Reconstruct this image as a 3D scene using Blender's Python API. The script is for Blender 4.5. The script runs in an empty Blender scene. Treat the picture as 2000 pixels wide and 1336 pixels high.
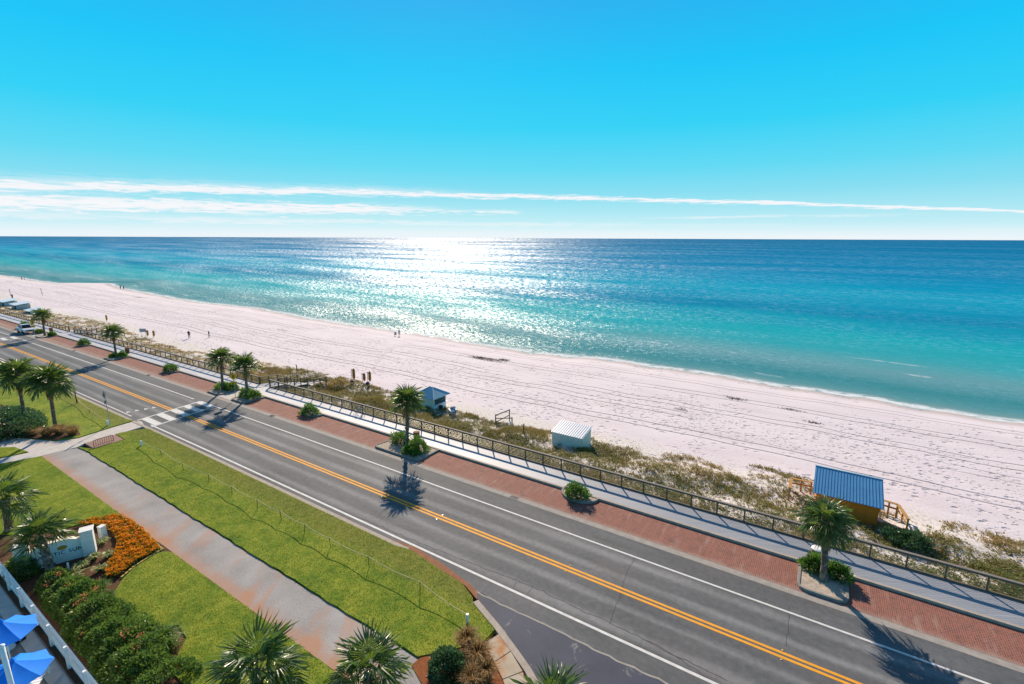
import bpy, bmesh, math, random
import numpy as np
from mathutils import Vector, Matrix

R = math.radians
SC = bpy.context.scene
COL = SC.collection
random.seed(7)
rng = np.random.default_rng(11)

# ------------------------------------------------------------------ camera
# World frame: X runs along the road (to the right), Y points out to sea, Z up.
CAM_H, FPX, PITCH, YAW, ROLL = 20.0, 950.0, math.atan(203 / 950.0), R(32.75), math.atan2(8, 2000)
cam = bpy.data.cameras.new('camera')
cam.sensor_width = 36.0
cam.lens = 36.0 * FPX / 2000.0
cam.clip_start = 0.5
cam.clip_end = 200000.0
cam_o = bpy.data.objects.new('camera', cam)
COL.objects.link(cam_o)
cam_o.matrix_world = (Matrix.Translation((0, 0, CAM_H)) @ Matrix.Rotation(YAW, 4, 'Z')
                      @ Matrix.Rotation(R(90) - PITCH, 4, 'X') @ Matrix.Rotation(ROLL, 4, 'Z'))
SC.camera = cam_o

# ------------------------------------------------------------------ node helper
class V:
    def __init__(s, nt, sock): s.nt, s.s = nt, sock
    def _m(s, op, o=None, o2=None):
        n = s.nt.t.nodes.new('ShaderNodeMath'); n.operation = op
        for i, q in enumerate((s, o, o2)):
            if q is None: continue
            s.nt.put(n.inputs[i], q)
        return V(s.nt, n.outputs[0])
    def __add__(s, o): return s._m('ADD', o)
    def __radd__(s, o): return s._m('ADD', o)
    def __sub__(s, o): return s._m('SUBTRACT', o)
    def __rsub__(s, o): return s.nt.val(o)._m('SUBTRACT', s)
    def __mul__(s, o): return s._m('MULTIPLY', o)
    def __rmul__(s, o): return s._m('MULTIPLY', o)
    def __truediv__(s, o): return s._m('DIVIDE', o)
    def abs(s): return s._m('ABSOLUTE')
    def mod(s, o): return s._m('FLOORED_MODULO', o)
    def pow(s, o): return s._m('POWER', o)
    def min(s, o): return s._m('MINIMUM', o)
    def max(s, o): return s._m('MAXIMUM', o)
    def step(s, a, b):
        n = s.nt.t.nodes.new('ShaderNodeMapRange'); n.interpolation_type = 'SMOOTHSTEP'
        s.nt.put(n.inputs[0], s); s.nt.put(n.inputs[1], a); s.nt.put(n.inputs[2], b)
        return V(s.nt, n.outputs[0])

class NT:
    def __init__(s, tree): s.t = tree
    def put(s, inp, v):
        if isinstance(v, V): s.t.links.new(v.s, inp)
        elif isinstance(v, (tuple, list)):
            v = tuple(v)
            if inp.type == 'RGBA' and len(v) == 3: v = v + (1,)
            inp.default_value = v
        else: inp.default_value = v
    def val(s, x):
        n = s.t.nodes.new('ShaderNodeValue'); n.outputs[0].default_value = x; return V(s, n.outputs[0])
    def coord(s, k='Object'):
        n = s.t.nodes.new('ShaderNodeTexCoord'); return V(s, n.outputs[k])
    def attr(s, k):
        n = s.t.nodes.new('ShaderNodeAttribute'); n.attribute_name = k; return V(s, n.outputs['Fac'])
    def orand(s):
        n = s.t.nodes.new('ShaderNodeObjectInfo'); return V(s, n.outputs['Random'])
    def sep(s, v):
        n = s.t.nodes.new('ShaderNodeSeparateXYZ'); s.put(n.inputs[0], v); return [V(s, o) for o in n.outputs]
    def comb(s, x, y, z=0.0):
        n = s.t.nodes.new('ShaderNodeCombineXYZ')
        for i, q in enumerate((x, y, z)): s.put(n.inputs[i], q)
        return V(s, n.outputs[0])
    def mapv(s, v, scale=(1, 1, 1), loc=(0, 0, 0), rot=(0, 0, 0)):
        n = s.t.nodes.new('ShaderNodeMapping'); s.put(n.inputs[0], v)
        n.inputs[1].default_value = loc; n.inputs[2].default_value = rot; n.inputs[3].default_value = scale
        return V(s, n.outputs[0])
    def noise(s, v, scale, detail=3, rough=.55, dist=0.0):
        n = s.t.nodes.new('ShaderNodeTexNoise'); s.put(n.inputs['Vector'], v)
        for k, q in (('Scale', scale), ('Detail', detail), ('Roughness', rough), ('Distortion', dist)): s.put(n.inputs[k], q)
        return V(s, n.outputs['Fac'])
    def voro(s, v, scale, feature='F1', rnd=1.0, out='Distance'):
        n = s.t.nodes.new('ShaderNodeTexVoronoi'); n.feature = feature; s.put(n.inputs['Vector'], v)
        n.inputs['Scale'].default_value = scale; n.inputs['Randomness'].default_value = rnd
        return V(s, n.outputs[out])
    def ramp(s, f, stops, interp='LINEAR'):
        n = s.t.nodes.new('ShaderNodeValToRGB'); s.put(n.inputs[0], f); cr = n.color_ramp; cr.interpolation = interp
        while len(cr.elements) < len(stops): cr.elements.new(0.5)
        for e, (p, c) in zip(cr.elements, stops):
            e.position = p; e.color = tuple(c) + (1,) if len(c) == 3 else c
        return V(s, n.outputs[0])
    def mix(s, f, a, b, mode='MIX'):
        n = s.t.nodes.new('ShaderNodeMix'); n.data_type = 'RGBA'; n.blend_type = mode
        s.put(n.inputs[0], f); s.put(n.inputs[6], a); s.put(n.inputs[7], b); return V(s, n.outputs[2])
    def bump(s, h, strength=.5, dist=.1):
        n = s.t.nodes.new('ShaderNodeBump'); s.put(n.inputs['Height'], h)
        s.put(n.inputs['Strength'], strength); s.put(n.inputs['Distance'], dist); return V(s, n.outputs[0])

def material(name, build):
    m = bpy.data.materials.new(name); m.use_nodes = True
    nt = NT(m.node_tree); p = m.node_tree.nodes['Principled BSDF']
    d = build(nt)
    keys = {'base': 'Base Color', 'rough': 'Roughness', 'normal': 'Normal', 'spec': 'Specular IOR Level', 'metal': 'Metallic', 'ior': 'IOR',
            'coat': 'Coat Weight', 'spec_tint': 'Specular Tint'}
    for k, q in d.items():
        if k in keys: nt.put(p.inputs[keys[k]], q)
    if 'trans' in d:      # thin leaves let some sunlight through
        out = m.node_tree.nodes['Material Output']
        tr = m.node_tree.nodes.new('ShaderNodeBsdfTranslucent'); nt.put(tr.inputs[0], d.get('trans_col', d['base']))
        mx = m.node_tree.nodes.new('ShaderNodeMixShader'); mx.inputs[0].default_value = d['trans']
        m.node_tree.links.new(p.outputs[0], mx.inputs[1]); m.node_tree.links.new(tr.outputs[0], mx.inputs[2])
        m.node_tree.links.new(mx.outputs[0], out.inputs[0])
    return m

def plain(name, col, rough=.7, var=.18, scale=6.0, spec=.3, metal=0.0, bump=.0, bscale=40.0):
    """painted / wooden / plastic surface: base colour with mottled wear"""
    def b(nt):
        c = nt.coord('Object')
        n = nt.noise(c, scale, 5, .65)
        lo = tuple(v * (1 - var) for v in col); hi = tuple(min(1, v * (1 + var)) for v in col)
        d = dict(base=nt.ramp(n, [(.3, lo), (.7, hi)]), rough=rough, spec=spec, metal=metal)
        if bump: d['normal'] = nt.bump(nt.noise(c, bscale, 3), bump, .02)
        return d
    return material(name, b)

# ------------------------------------------------------------------ world, sun, exposure
SUN_AZ, SUN_EL = R(131.2), R(30.0)
EXPO = 0.50
w = bpy.data.worlds.new('World'); SC.world = w; w.use_nodes = True
nt = NT(w.node_tree); bg = w.node_tree.nodes['Background']
sky = w.node_tree.nodes.new('ShaderNodeTexSky'); sky.sky_type = 'NISHITA'; sky.sun_disc = False
sky.sun_elevation = SUN_EL; sky.sun_rotation = R(90) - SUN_AZ
sky.dust_density = 0.2; sky.ozone_density = 3.0; sky.air_density = 1.0
SKYC = V(nt, sky.outputs[0])
dirv = nt.coord('Generated'); dx, dy, dz = nt.sep(dirv)
# saturated blue paling to the horizon; unseen top stops greyed and dimmed to tune fill light; the Nishita sky adds the glow round the sun
grad = nt.ramp(dz, [(0.0, (.66, .85, .93)), (.022, (.54, .83, .92)), (.05, (.38, .77, .89)), (.085, (.22, .70, .87)), (.13, (.10, .67, .89)),
                    (.2, (.020, .62, .91)), (.29, (.002, .55, .93)), (.4, (.012, .42, .86)), (.55, (.085, .22, .50)), (.75, (.11, .17, .36)), (1.0, (.12, .15, .30))])
glow = nt.mix(1.0, SKYC, (.0050, .0040, .002), 'MULTIPLY')
base_sky = nt.mix(1.0, grad, glow, 'ADD')
at = w.node_tree.nodes.new('ShaderNodeMath'); at.operation = 'ARCTAN2'
nt.put(at.inputs[0], dy); nt.put(at.inputs[1], dx)
az = V(nt, at.outputs[0]) * 57.2958 - 122.75           # degrees to the left of the view axis
el = dz * 57.2958
nvec = nt.comb(az * .055, el * .9)
warp = (nt.noise(nt.comb(az * .09, el * .8), 1.0, 3, .6) - .5)
fine = nt.noise(nt.comb(az * .20 + el * .55 + warp * 2.0, el * 2.3 - az * .05), 1.9, 7, .66, .35)
broad = nt.noise(nvec, 1.3, 4, .55)
wob = (nt.noise(nt.comb(az * .03, 0.0), 3.0, 2) - .5)
def streak(e0, k1, k2, thick, tk, dens, soft=.85):
    """thin cloud sheet whose height runs e0 + k1*az + k2*az^2 degrees"""
    c = az * k1 + az * az * k2 + e0 + wob * .45
    t = (az * tk + thick).max(.09)
    q = (el - c + (fine - .5) * 3.6 * t + (broad - .5) * .8 * t).abs() / t
    return (1.0 - q).step(0.0, soft) * dens
b1 = streak(4.60, .019, -.00073, .37, .0045, .97) * (fine * .8 + broad * .6 + .10).step(.30, .70)
b1b = streak(5.0, .006, -.0005, .60, .010, .85, 1.2) * (az + (fine - .5) * 24).step(0.0, 18.0) * (fine * 1.2 + broad * .4).step(.58, .98)
b2 = streak(3.05, .0, -.0002, .50, .010, 1.0) * (az + (fine - .5) * 26).step(5.0, 17.0) * (fine * .8 + broad * .6 + .08).step(.30, .68)
b2b = streak(2.95, .0, .0, .34, .0, .9) * (1.0 - ((az - 7.0) / 10.0).abs()).step(.0, .5) * (fine * 1.1 + broad * .3).step(.60, .78)
b3 = streak(1.55, .006, -.0001, .34, .003, .6) * (az + 60).step(0.0, 80.0) * (fine * .7 + broad).step(.45, 1.0)
b4 = streak(2.2, -.004, -.0001, .15, -.001, .7) * (-1.0 * az).step(12.0, 24.0) * (42.0 + az).step(0.0, 12.0) * (fine + broad).step(.7, 1.2)
haze_c = (1.0 - el / 1.7).step(0.0, 1.0) * (broad * .6 + .35)
cl = b1.max(b2).max(b3).max(b4).max(b1b).max(b2b).max(haze_c * .95).min(1.0)
sky_out = nt.mix(cl, base_sky, (.93, .94, .97))
below = dz.step(-.02, 0.0)
sky_out = nt.mix(below, (.16, .25, .30), sky_out)
scaled = nt.mix(1.0, sky_out, (10 / 2 ** EXPO,) * 3, 'MULTIPLY')
w.node_tree.links.new(scaled.s, bg.inputs[0]); bg.inputs[1].default_value = 0.1

sun = bpy.data.lights.new('sun', 'SUN'); sun.energy = 5.0; sun.angle = R(0.55); sun.color = (1.0, .84, .66)
sun_o = bpy.data.objects.new('sun', sun); COL.objects.link(sun_o)
sd = Vector((math.cos(SUN_EL) * math.cos(SUN_AZ), math.cos(SUN_EL) * math.sin(SUN_AZ), math.sin(SUN_EL)))
sun_o.rotation_euler = sd.to_track_quat('Z', 'Y').to_euler()
sun_o.location = sd * 80
SC.view_settings.view_transform = 'Standard'; SC.view_settings.look = 'None'
SC.view_settings.gamma = 1.0; SC.view_settings.use_curve_mapping = False
SC.view_settings.exposure = EXPO
w.cycles.sampling_method = 'MANUAL'; w.cycles.sample_map_resolution = 512
SC.cycles.max_bounces = 4; SC.cycles.sample_clamp_indirect = 6.0
SC.cycles.transparent_max_bounces = 6

# ------------------------------------------------------------------ survey helpers (photo position -> place on the ground)
def ray(px, py):
    x, y = px - 1000, 668 - py; c, s = math.cos(ROLL), math.sin(ROLL)
    rx, ry = x * c - y * s, x * s + y * c
    f = FPX * math.cos(PITCH) + ry * math.sin(PITCH); z = -FPX * math.sin(PITCH) + ry * math.cos(PITCH)
    c, s = math.cos(YAW), math.sin(YAW)
    return rx * c - f * s, rx * s + f * c, z
def P(px, py, z=0.0):
    d = ray(px, py); t = (z - CAM_H) / d[2]; return (d[0] * t, d[1] * t)
def PY(px, py, Y):
    d = ray(px, py); t = Y / d[1]; return (d[0] * t, CAM_H + d[2] * t)
def shift(X):
    return -0.95 * (max(0.0, -X - 45) / 90.0) ** 1.4
SHORE = [(-900, 78), (-600, 79), (-415, 80.1), (-347, 80.7), (-318, 82), (-309, 93), (-300, 95), (-286, 92.5), (-262, 89), (-226, 85.8), (-185, 85.3), (-156, 87.4), (-125, 85), (-103, 84.8),
         (-68, 84.1), (-53, 83.6), (-42, 85), (-33, 87), (-14, 86.1), (1, 85.2), (13, 85), (23, 84.9), (60, 86), (300, 90)]
def shore(X):
    b = np.interp(X, [p[0] for p in SHORE], [p[1] for p in SHORE])
    return b + .35 * np.sin(X * .31) + .25 * np.sin(X * .83 + 1) + .5 * np.sin(X * .083 + 2)
TOE = [(-400, 44), (-203, 40), (-170, 45.0), (-148, 46), (-118, 42.5), (-103, 42), (-84, 44.5), (-69, 46), (-60, 46.5), (-50, 45.5), (-38, 44.6), (-31, 44), (-25, 45), (-18.6, 46.2), (-12.5, 46.2),
       (-7, 47.7), (-2.5, 48.6), (0, 49), (6.7, 45.5), (10, 46.2), (14, 45.6), (40, 46)]
def toe(X): return np.interp(X, [p[0] for p in TOE], [p[1] for p in TOE])
SEA_Z = -3.0
def terr(X, Y):
    X = np.asarray(X, float); Y = np.asarray(Y, float)
    y0 = 35.5 + np.vectorize(shift)(X); yt = toe(X); ys = shore(X)
    u = np.clip((Y - y0) / (yt - y0), 0, 1)
    dn = -.28 - .92 * u + .34 * np.sin(np.pi * u) * (np.sin(X * .9 + Y * .6) + np.sin(X * .37 - Y * .8 + 1.3) + .6 * np.sin(X * 2.1 + Y * 1.7)) * .5
    v = np.clip((Y - yt) / (ys - 9 - yt), 0, 1)
    z = np.where(Y < yt, dn, -1.2 - 1.0 * v + .03 * np.sin(X * .7 + Y * .4) * np.clip((Y - yt) / 4, 0, 1))
    s_ = np.clip((Y - (ys - 9)) / 9, 0, 4)
    return z - np.where(Y > ys - 9, .8 * s_, 0)
def B(px, py):
    z = -1.2
    for _ in range(12):
        x, y = P(px, py, z); z = float(terr(x, y))
    return x, y, z

# ------------------------------------------------------------------ mesh helpers
class MB:
    def __init__(s): s.v, s.f, s.mi = [], [], []
    def quad(s, pts, m=0):
        i = len(s.v); s.v += [tuple(p) for p in pts]; s.f.append(tuple(range(i, i + len(pts)))); s.mi.append(m)
    def box(s, c, d, rz=0.0, m=0, rot=None, taper=1.0):
        hx, hy, hz = d[0] / 2, d[1] / 2, d[2] / 2
        M = rot if rot is not None else Matrix.Rotation(rz, 3, 'Z')
        i = len(s.v)
        for z in (-hz, hz):
            k = taper if z > 0 else 1.0
            for x, y in ((-hx, -hy), (hx, -hy), (hx, hy), (-hx, hy)):
                p = M @ Vector((x * k, y * k, z)); s.v.append((c[0] + p.x, c[1] + p.y, c[2] + p.z))
        for q in ((3, 2, 1, 0), (4, 5, 6, 7), (0, 1, 5, 4), (1, 2, 6, 5), (2, 3, 7, 6), (3, 0, 4, 7)):
            s.f.append(tuple(i + a for a in q)); s.mi.append(m)
        return s
    def bar(s, a, b, w, h=None, m=0):
        a, b = Vector(a), Vector(b); h = h or w
        d = b - a; L = d.length
        if L < 1e-6: return s
        q = d.to_track_quat('X', 'Z').to_matrix()
        return s.box((a + b) / 2, (L, w, h), rot=q, m=m)
    def tube(s, pts, r, n=8, m=0, cap=True):
        pts = [Vector(p) for p in pts]; rs = r if isinstance(r, (list, tuple)) else [r] * len(pts)
        i0 = len(s.v)
        for k, p in enumerate(pts):
            d = (pts[min(k + 1, len(pts) - 1)] - pts[max(k - 1, 0)]).normalized()
            q = d.to_track_quat('Z', 'X').to_matrix()
            for j in range(n):
                a = 2 * math.pi * j / n; o = q @ Vector((math.cos(a) * rs[k], math.sin(a) * rs[k], 0)); s.v.append(tuple(p + o))
        for k in range(len(pts) - 1):
            for j in range(n):
                a, b = i0 + k * n + j, i0 + k * n + (j + 1) % n
                s.f.append((a, b, b + n, a + n)); s.mi.append(m)
        if cap:
            s.f.append(tuple(i0 + j for j in range(n))[::-1]); s.mi.append(m)
            e = i0 + (len(pts) - 1) * n
            s.f.append(tuple(e + j for j in range(n))); s.mi.append(m)
        return s
    def ribbon(s, pts, wd, z0, z1, m=0):
        """box section swept along a plan polyline; z0/z1 may be lists"""
        pts = [Vector((p[0], p[1])) for p in pts]; i0 = len(s.v); n = len(pts)
        for k, p in enumerate(pts):
            d = (pts[min(k + 1, n - 1)] - pts[max(k - 1, 0)]).normalized(); o = Vector((-d.y, d.x)) * wd / 2
            a0 = z0[k] if isinstance(z0, (list, tuple)) else z0; a1 = z1[k] if isinstance(z1, (list, tuple)) else z1
            for q, z in ((p - o, a0), (p + o, a0), (p + o, a1), (p - o, a1)): s.v.append((q.x, q.y, z))
        for k in range(n - 1):
            a = i0 + 4 * k
            for j in range(4):
                s.f.append((a + j, a + 4 + j, a + 4 + (j + 1) % 4, a + (j + 1) % 4)); s.mi.append(m)
        s.f.append((i0, i0 + 1, i0 + 2, i0 + 3)); s.mi.append(m)
        e = i0 + 4 * (n - 1); s.f.append((e + 3, e + 2, e + 1, e)); s.mi.append(m)
        return s
    def prism(s, pts, z0, z1, m=0, ms=None):
        n = len(pts); i = len(s.v)
        if sum(pts[k][0] * pts[(k + 1) % n][1] - pts[(k + 1) % n][0] * pts[k][1] for k in range(n)) < 0: pts = pts[::-1]
        s.v += [(p[0], p[1], z0) for p in pts] + [(p[0], p[1], z1) for p in pts]
        s.f.append(tuple(range(i + n, i + 2 * n))); s.mi.append(m)
        s.f.append(tuple(range(i, i + n))[::-1]); s.mi.append(m)
        for k in range(n):
            j = (k + 1) % n; s.f.append((i + k, i + j, i + n + j, i + n + k)); s.mi.append(m if ms is None else ms)
        return s
    def mesh(s, name, mats, smooth=False, bevel=0.0):
        me = bpy.data.meshes.new(name); me.from_pydata(s.v, [], s.f)
        for m in (mats if isinstance(mats, (list, tuple)) else [mats]): me.materials.append(m)
        me.polygons.foreach_set('material_index', s.mi)
        bm = bmesh.new(); bm.from_mesh(me)
        bmesh.ops.recalc_face_normals(bm, faces=bm.faces)
        if bevel: bmesh.ops.bevel(bm, geom=list(bm.edges), offset=bevel, segments=1, affect='EDGES', profile=.5)
        bm.to_mesh(me); bm.free()
        if smooth: me.polygons.foreach_set('use_smooth', [True] * len(me.polygons))
        me.update(); return me
    def obj(s, name, mats, parent=None, **k):
        return link(name, s.mesh(name, mats, **k), parent)

def link(name, data, parent=None, loc=None, rot=None, scale=None):
    o = bpy.data.objects.new(name, data); COL.objects.link(o)
    if parent is not None: o.parent = parent
    if loc is not None: o.location = loc
    if rot is not None: o.rotation_euler = rot
    if scale is not None: o.scale = (scale,) * 3 if isinstance(scale, (int, float)) else scale
    return o
def tag(o, label, cat, group=None):
    o['label'] = label; o['category'] = cat
    if group: o['group'] = group
    return o
def thing(name, label, cat, loc=(0, 0, 0), rz=0.0, group=None):
    o = link(name, None, None, loc, (0, 0, rz)); o.empty_display_size = .3
    return tag(o, label, cat, group)
def structure(o): o['kind'] = 'structure'; return o
def stuff(o, label=None, cat=None):
    o['kind'] = 'stuff'
    if label: o['label'] = label; o['category'] = cat
    return o

def np_mesh(name, verts, k, mats, attrs=None, smooth=False):
    """mesh of loose k-gons; verts (n*k,3)"""
    verts = np.asarray(verts, np.float32).reshape(-1, 3); nv = len(verts); nf = nv // k
    me = bpy.data.meshes.new(name); me.vertices.add(nv); me.vertices.foreach_set('co', verts.ravel())
    me.loops.add(nv); me.loops.foreach_set('vertex_index', np.arange(nv, dtype=np.int32))
    me.polygons.add(nf); me.polygons.foreach_set('loop_start', np.arange(0, nv, k, dtype=np.int32))
    me.polygons.foreach_set('loop_total', np.full(nf, k, np.int32))
    for a, d in (attrs or {}).items():
        at_ = me.attributes.new(a, 'FLOAT', 'POINT'); at_.data.foreach_set('value', np.repeat(np.asarray(d, np.float32), k))
    for m in (mats if isinstance(mats, (list, tuple)) else [mats]): me.materials.append(m)
    me.update(calc_edges=True); return me

def unit(v): return v / np.maximum(1e-9, np.linalg.norm(v, axis=-1, keepdims=True))
def leaf_quads(c, d, up, L, W):
    """pointed leaves: base, left, tip, right"""
    s = unit(np.cross(d, up)); n = len(c)
    L = np.broadcast_to(np.asarray(L, float).reshape(-1, 1), (n, 1)); W = np.broadcast_to(np.asarray(W, float).reshape(-1, 1), (n, 1))
    nn = np.cross(s, d)
    return np.stack([c, c + d * L * .5 + s * W * .5 + nn * W * .18, c + d * L, c + d * L * .5 - s * W * .5 + nn * W * .18], 1)
def leaf_cloud(n, rad, L, W, seed, flat=0.0, shell=.55, lump=.18, up=.35):
    """leaves through an uneven ellipsoid standing on z=0; returns verts, tint"""
    g = np.random.default_rng(seed)
    u = unit(g.normal(size=(n, 3))); u[:, 2] = np.abs(u[:, 2]) * (1 - flat) + flat * .2 * u[:, 2]
    u = unit(u)
    ph = g.uniform(0, 6.28, 6)
    f = 1 + lump * (np.sin(5 * u[:, 0] + ph[0]) + np.sin(6 * u[:, 1] + ph[1]) + np.sin(7 * u[:, 2] + ph[2]) + np.sin(9 * u[:, 0] - 8 * u[:, 1] + ph[3])) * .6
    r = (shell + (1 - shell) * g.random(n) ** .6) * f
    c = u * r[:, None] * np.asarray(rad)
    d = unit(u * .9 + g.normal(size=(n, 3)) * .65 + np.array([0, 0, up]))
    t = np.clip(.5 + .25 * g.normal(size=n) + .25 * (f - 1) / max(lump, .01), 0, 1)
    return leaf_quads(c, d, unit(g.normal(size=(n, 3))), L * g.uniform(.6, 1.25, n), W * g.uniform(.7, 1.2, n)), t
def in_poly(x, y, poly):
    ins = np.zeros(len(x), bool); n = len(poly)
    for i in range(n):
        x1, y1 = poly[i]; x2, y2 = poly[(i + 1) % n]
        if y1 == y2: continue
        c = ((y1 > y) != (y2 > y)) & (x < (x2 - x1) * (y - y1) / (y2 - y1) + x1); ins ^= c
    return ins
def scatter(poly, n, g):
    xs = [p[0] for p in poly]; ys = [p[1] for p in poly]; out = np.zeros((0, 2))
    while len(out) < n:
        q = np.column_stack([g.uniform(min(xs), max(xs), n), g.uniform(min(ys), max(ys), n)])
        out = np.vstack([out, q[in_poly(q[:, 0], q[:, 1], poly)]])
    return out[:n]
def blades(pos, h, wd, g, lean=.5):
    """single grass blades (triangles) at pos (n,3)"""
    n = len(pos); a = g.uniform(0, 6.283, n); s = np.column_stack([np.cos(a), np.sin(a), np.zeros(n)]) * (wd * .5)
    h = np.broadcast_to(h, n); b = g.uniform(0, 6.283, n); l = g.uniform(.1, 1, n) * lean * h
    tip = pos + np.column_stack([np.cos(b) * l, np.sin(b) * l, h * g.uniform(.6, 1.1, n)])
    return np.stack([pos - s, pos + s, tip], 1)

# ------------------------------------------------------------------ materials
def m_asphalt(nt):
    c = nt.coord('Object'); x, y, z = nt.sep(c)
    st = nt.noise(nt.comb(x * .03, y * 1.0), 1.5, 4, .6)
    def band(y0, wd): return (1.0 - ((y + (st - .5) * .7 - y0) / wd).abs()).step(0.0, 1.0)
    wheel = band(21.4, .55) + band(23.0, .5) + band(25.3, .5) + band(26.9, .55)
    big = nt.noise(nt.comb(x * .12, y * .5), 1.0, 4, .6)
    grit = nt.noise(c, 26.0, 2, .7); grit2 = nt.noise(c, 3.0, 4, .65)
    f = wheel * .27 + big * .60 + (grit - .5) * .55 + (grit2 - .5) * .45
    col = nt.ramp(f, [(.10, (.052, .056, .061)), (.38, (.108, .112, .117)), (.8, (.25, .247, .245))])
    warm = (nt.noise(nt.comb(x * .2, y * .4), .8, 3)).step(.5, .8)
    col = nt.mix(warm * .35, col, (.145, .120, .112))
    return dict(base=col, rough=.82, spec=.35, normal=nt.bump(grit + grit2 * .6, .35, .02))
M_ROAD = material('asphalt_worn', m_asphalt)
def m_side(nt):
    c = nt.coord('Object'); n = nt.noise(c, .5, 5, .65); g = nt.noise(c, 24, 2, .7)
    worn = nt.noise(nt.mapv(c, (1, 1, 1), (3, 8, 0)), .9, 5, .7, .6)
    col = nt.ramp(n * .8 + g * .2, [(.3, (.020, .027, .052)), (.7, (.046, .056, .092))])
    col = nt.mix(worn.step(.60, .70), col, (.20, .19, .18))
    return dict(base=col, rough=.75, spec=.4, normal=nt.bump(g, .3, .02))
M_SIDE = material('asphalt_sealed', m_side)
def m_brick(nt):
    c = nt.coord('Object'); x, y, z = nt.sep(c)
    n = nt.t.nodes.new('ShaderNodeTexBrick'); nt.put(n.inputs['Vector'], nt.comb(y * 1.0, x * 1.0))
    n.offset = .5
    for k, v in (('Color1', (.27, .070, .046, 1)), ('Color2', (.14, .046, .038, 1)), ('Mortar', (.25, .175, .14, 1))): n.inputs[k].default_value = v
    n.inputs['Scale'].default_value = 1.0; n.inputs['Mortar Size'].default_value = .012
    n.inputs['Brick Width'].default_value = .2; n.inputs['Row Height'].default_value = .1
    col = V(nt, n.outputs['Color'])
    v1 = nt.noise(c, 1.1, 5, .65); v2 = nt.noise(nt.comb(x * 2.2, y * .35), 1.0, 4, .6); v3 = nt.noise(c, 11, 3, .7)
    col = nt.mix(v3.step(.35, .75) * .45, col, (.37, .145, .095))
    col = nt.mix(v1.step(.52, .70) * .5, col, (.14, .060, .048))
    col = nt.mix(v2.step(.52, .70) * .45, col, (.36, .25, .20))           # efflorescence streaks
    oil = nt.noise(nt.mapv(c, (.55, 1, 1), (4, 2, 0)), .75, 4, .6)
    col = nt.mix(oil.step(.60, .72) * .7, col, (.065, .052, .048))         # oil drips
    col = nt.mix((y + v1 * .8 - 30.15).step(.45, .0) * .35, col, (.38, .31, .25))  # sand washed to the gutter
    return dict(base=col, rough=.85, spec=.25, normal=nt.bump(V(nt, n.outputs['Fac']) * -1.0 + v3 * .4, .5, .01))
M_BRICK = material('brick_pavers', m_brick)
def m_conc(lo, hi, stain=None, sc=1.4):
    def b(nt):
        c = nt.coord('Object'); n = nt.noise(c, sc, 5, .65); g = nt.noise(c, 30, 2, .7)
        col = nt.ramp(n * .75 + g * .25, [(.3, lo), (.7, hi)])
        if stain: col = nt.mix(nt.noise(nt.mapv(c, (1, 1, 1), (9, 4, 0)), .55, 5, .65).step(.46, .62), col, stain)
        return dict(base=col, rough=.88, spec=.25, normal=nt.bump(g + n, .25, .02))
    return b
M_CONC = material('concrete', m_conc((.30, .27, .23), (.46, .42, .37)))
M_GUTTER = material('gutter_concrete', m_conc((.24, .215, .19), (.38, .345, .31), sc=2.2))
M_KERB = material('kerb_concrete', m_conc((.30, .255, .21), (.44, .38, .32), sc=3))
M_KERB_DK = material('planter_kerb_concrete', m_conc((.16, .155, .145), (.30, .285, .26), sc=3))
M_SLAB = material('rust_stained_slab', m_conc((.36, .29, .21), (.50, .43, .34), (.40, .18, .065), sc=1.0))
M_RUST = material('red_clay_edge', m_conc((.19, .070, .030), (.30, .14, .075), sc=3))
M_WALK = material('pale_walk_concrete', m_conc((.42, .38, .34), (.58, .54, .50), sc=2.0))
def m_path(nt):
    c = nt.coord('Object'); x, y, z = nt.sep(c)
    n = nt.noise(c, .45, 3, .5); g = nt.noise(c, 9, 4, .85)
    col = nt.ramp(n * .45 + g * .55, [(.32, (.20, .188, .18)), (.68, (.40, .38, .365))])
    e = (y - 11.7 + (nt.noise(c, .8, 4, .7) - .5) * 1.5)                    # sprinkler rust along the lawn edge
    rust = (1.0 - e / 1.0).step(0.0, 1.0)
    arcs = nt.noise(nt.comb(x * .55 + y * .40, y * .05), 1.0, 2, .5).step(.50, .62) * nt.noise(c, .35, 3).step(.36, .56)
    arcs = arcs * x.step(-60, -18)
    col = nt.mix((rust * .62 + arcs * .62).min(.8), col, (.40, .20, .11))
    return dict(base=col, rough=.85, spec=.25, normal=nt.bump(g, .3, .02))
M_PATH = material('asphalt_path_rust_stained', m_path)
def m_deckplank(nt):
    c = nt.coord('Object'); x, y, z = nt.sep(c)
    q = (x * .88 + y * .47) / 1.0
    u = (y * .88 - x * .47) * 7.0
    gap = (u.mod(1.0) - .5).abs().step(.40, .49)
    idn = nt.noise(nt.comb(u._m('FLOOR') * 3.1, q * .35), 1.0, 2)
    g = nt.noise(nt.comb(q * 2.0, u * 1.2), 2.5, 4, .6)
    col = nt.ramp(idn * .6 + g * .4, [(.3, (.20, .215, .245)), (.7, (.31, .325, .355))])
    col = nt.mix(gap * .55, col, (.11, .11, .12))
    sand = nt.noise(c, .35, 4, .6).step(.48, .66) * (0.0 - x).step(12, 30)
    col = nt.mix((0.0 - x).step(6, 34) * .55 + sand * .25, col, (.60, .57, .58))   # drifted sand whitens the boards to the left
    return dict(base=col, rough=.6, spec=.4, normal=nt.bump(gap * -1.0 + g * .3, .5, .012))
M_DECK = material('grey_composite_boards', m_deckplank)
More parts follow.
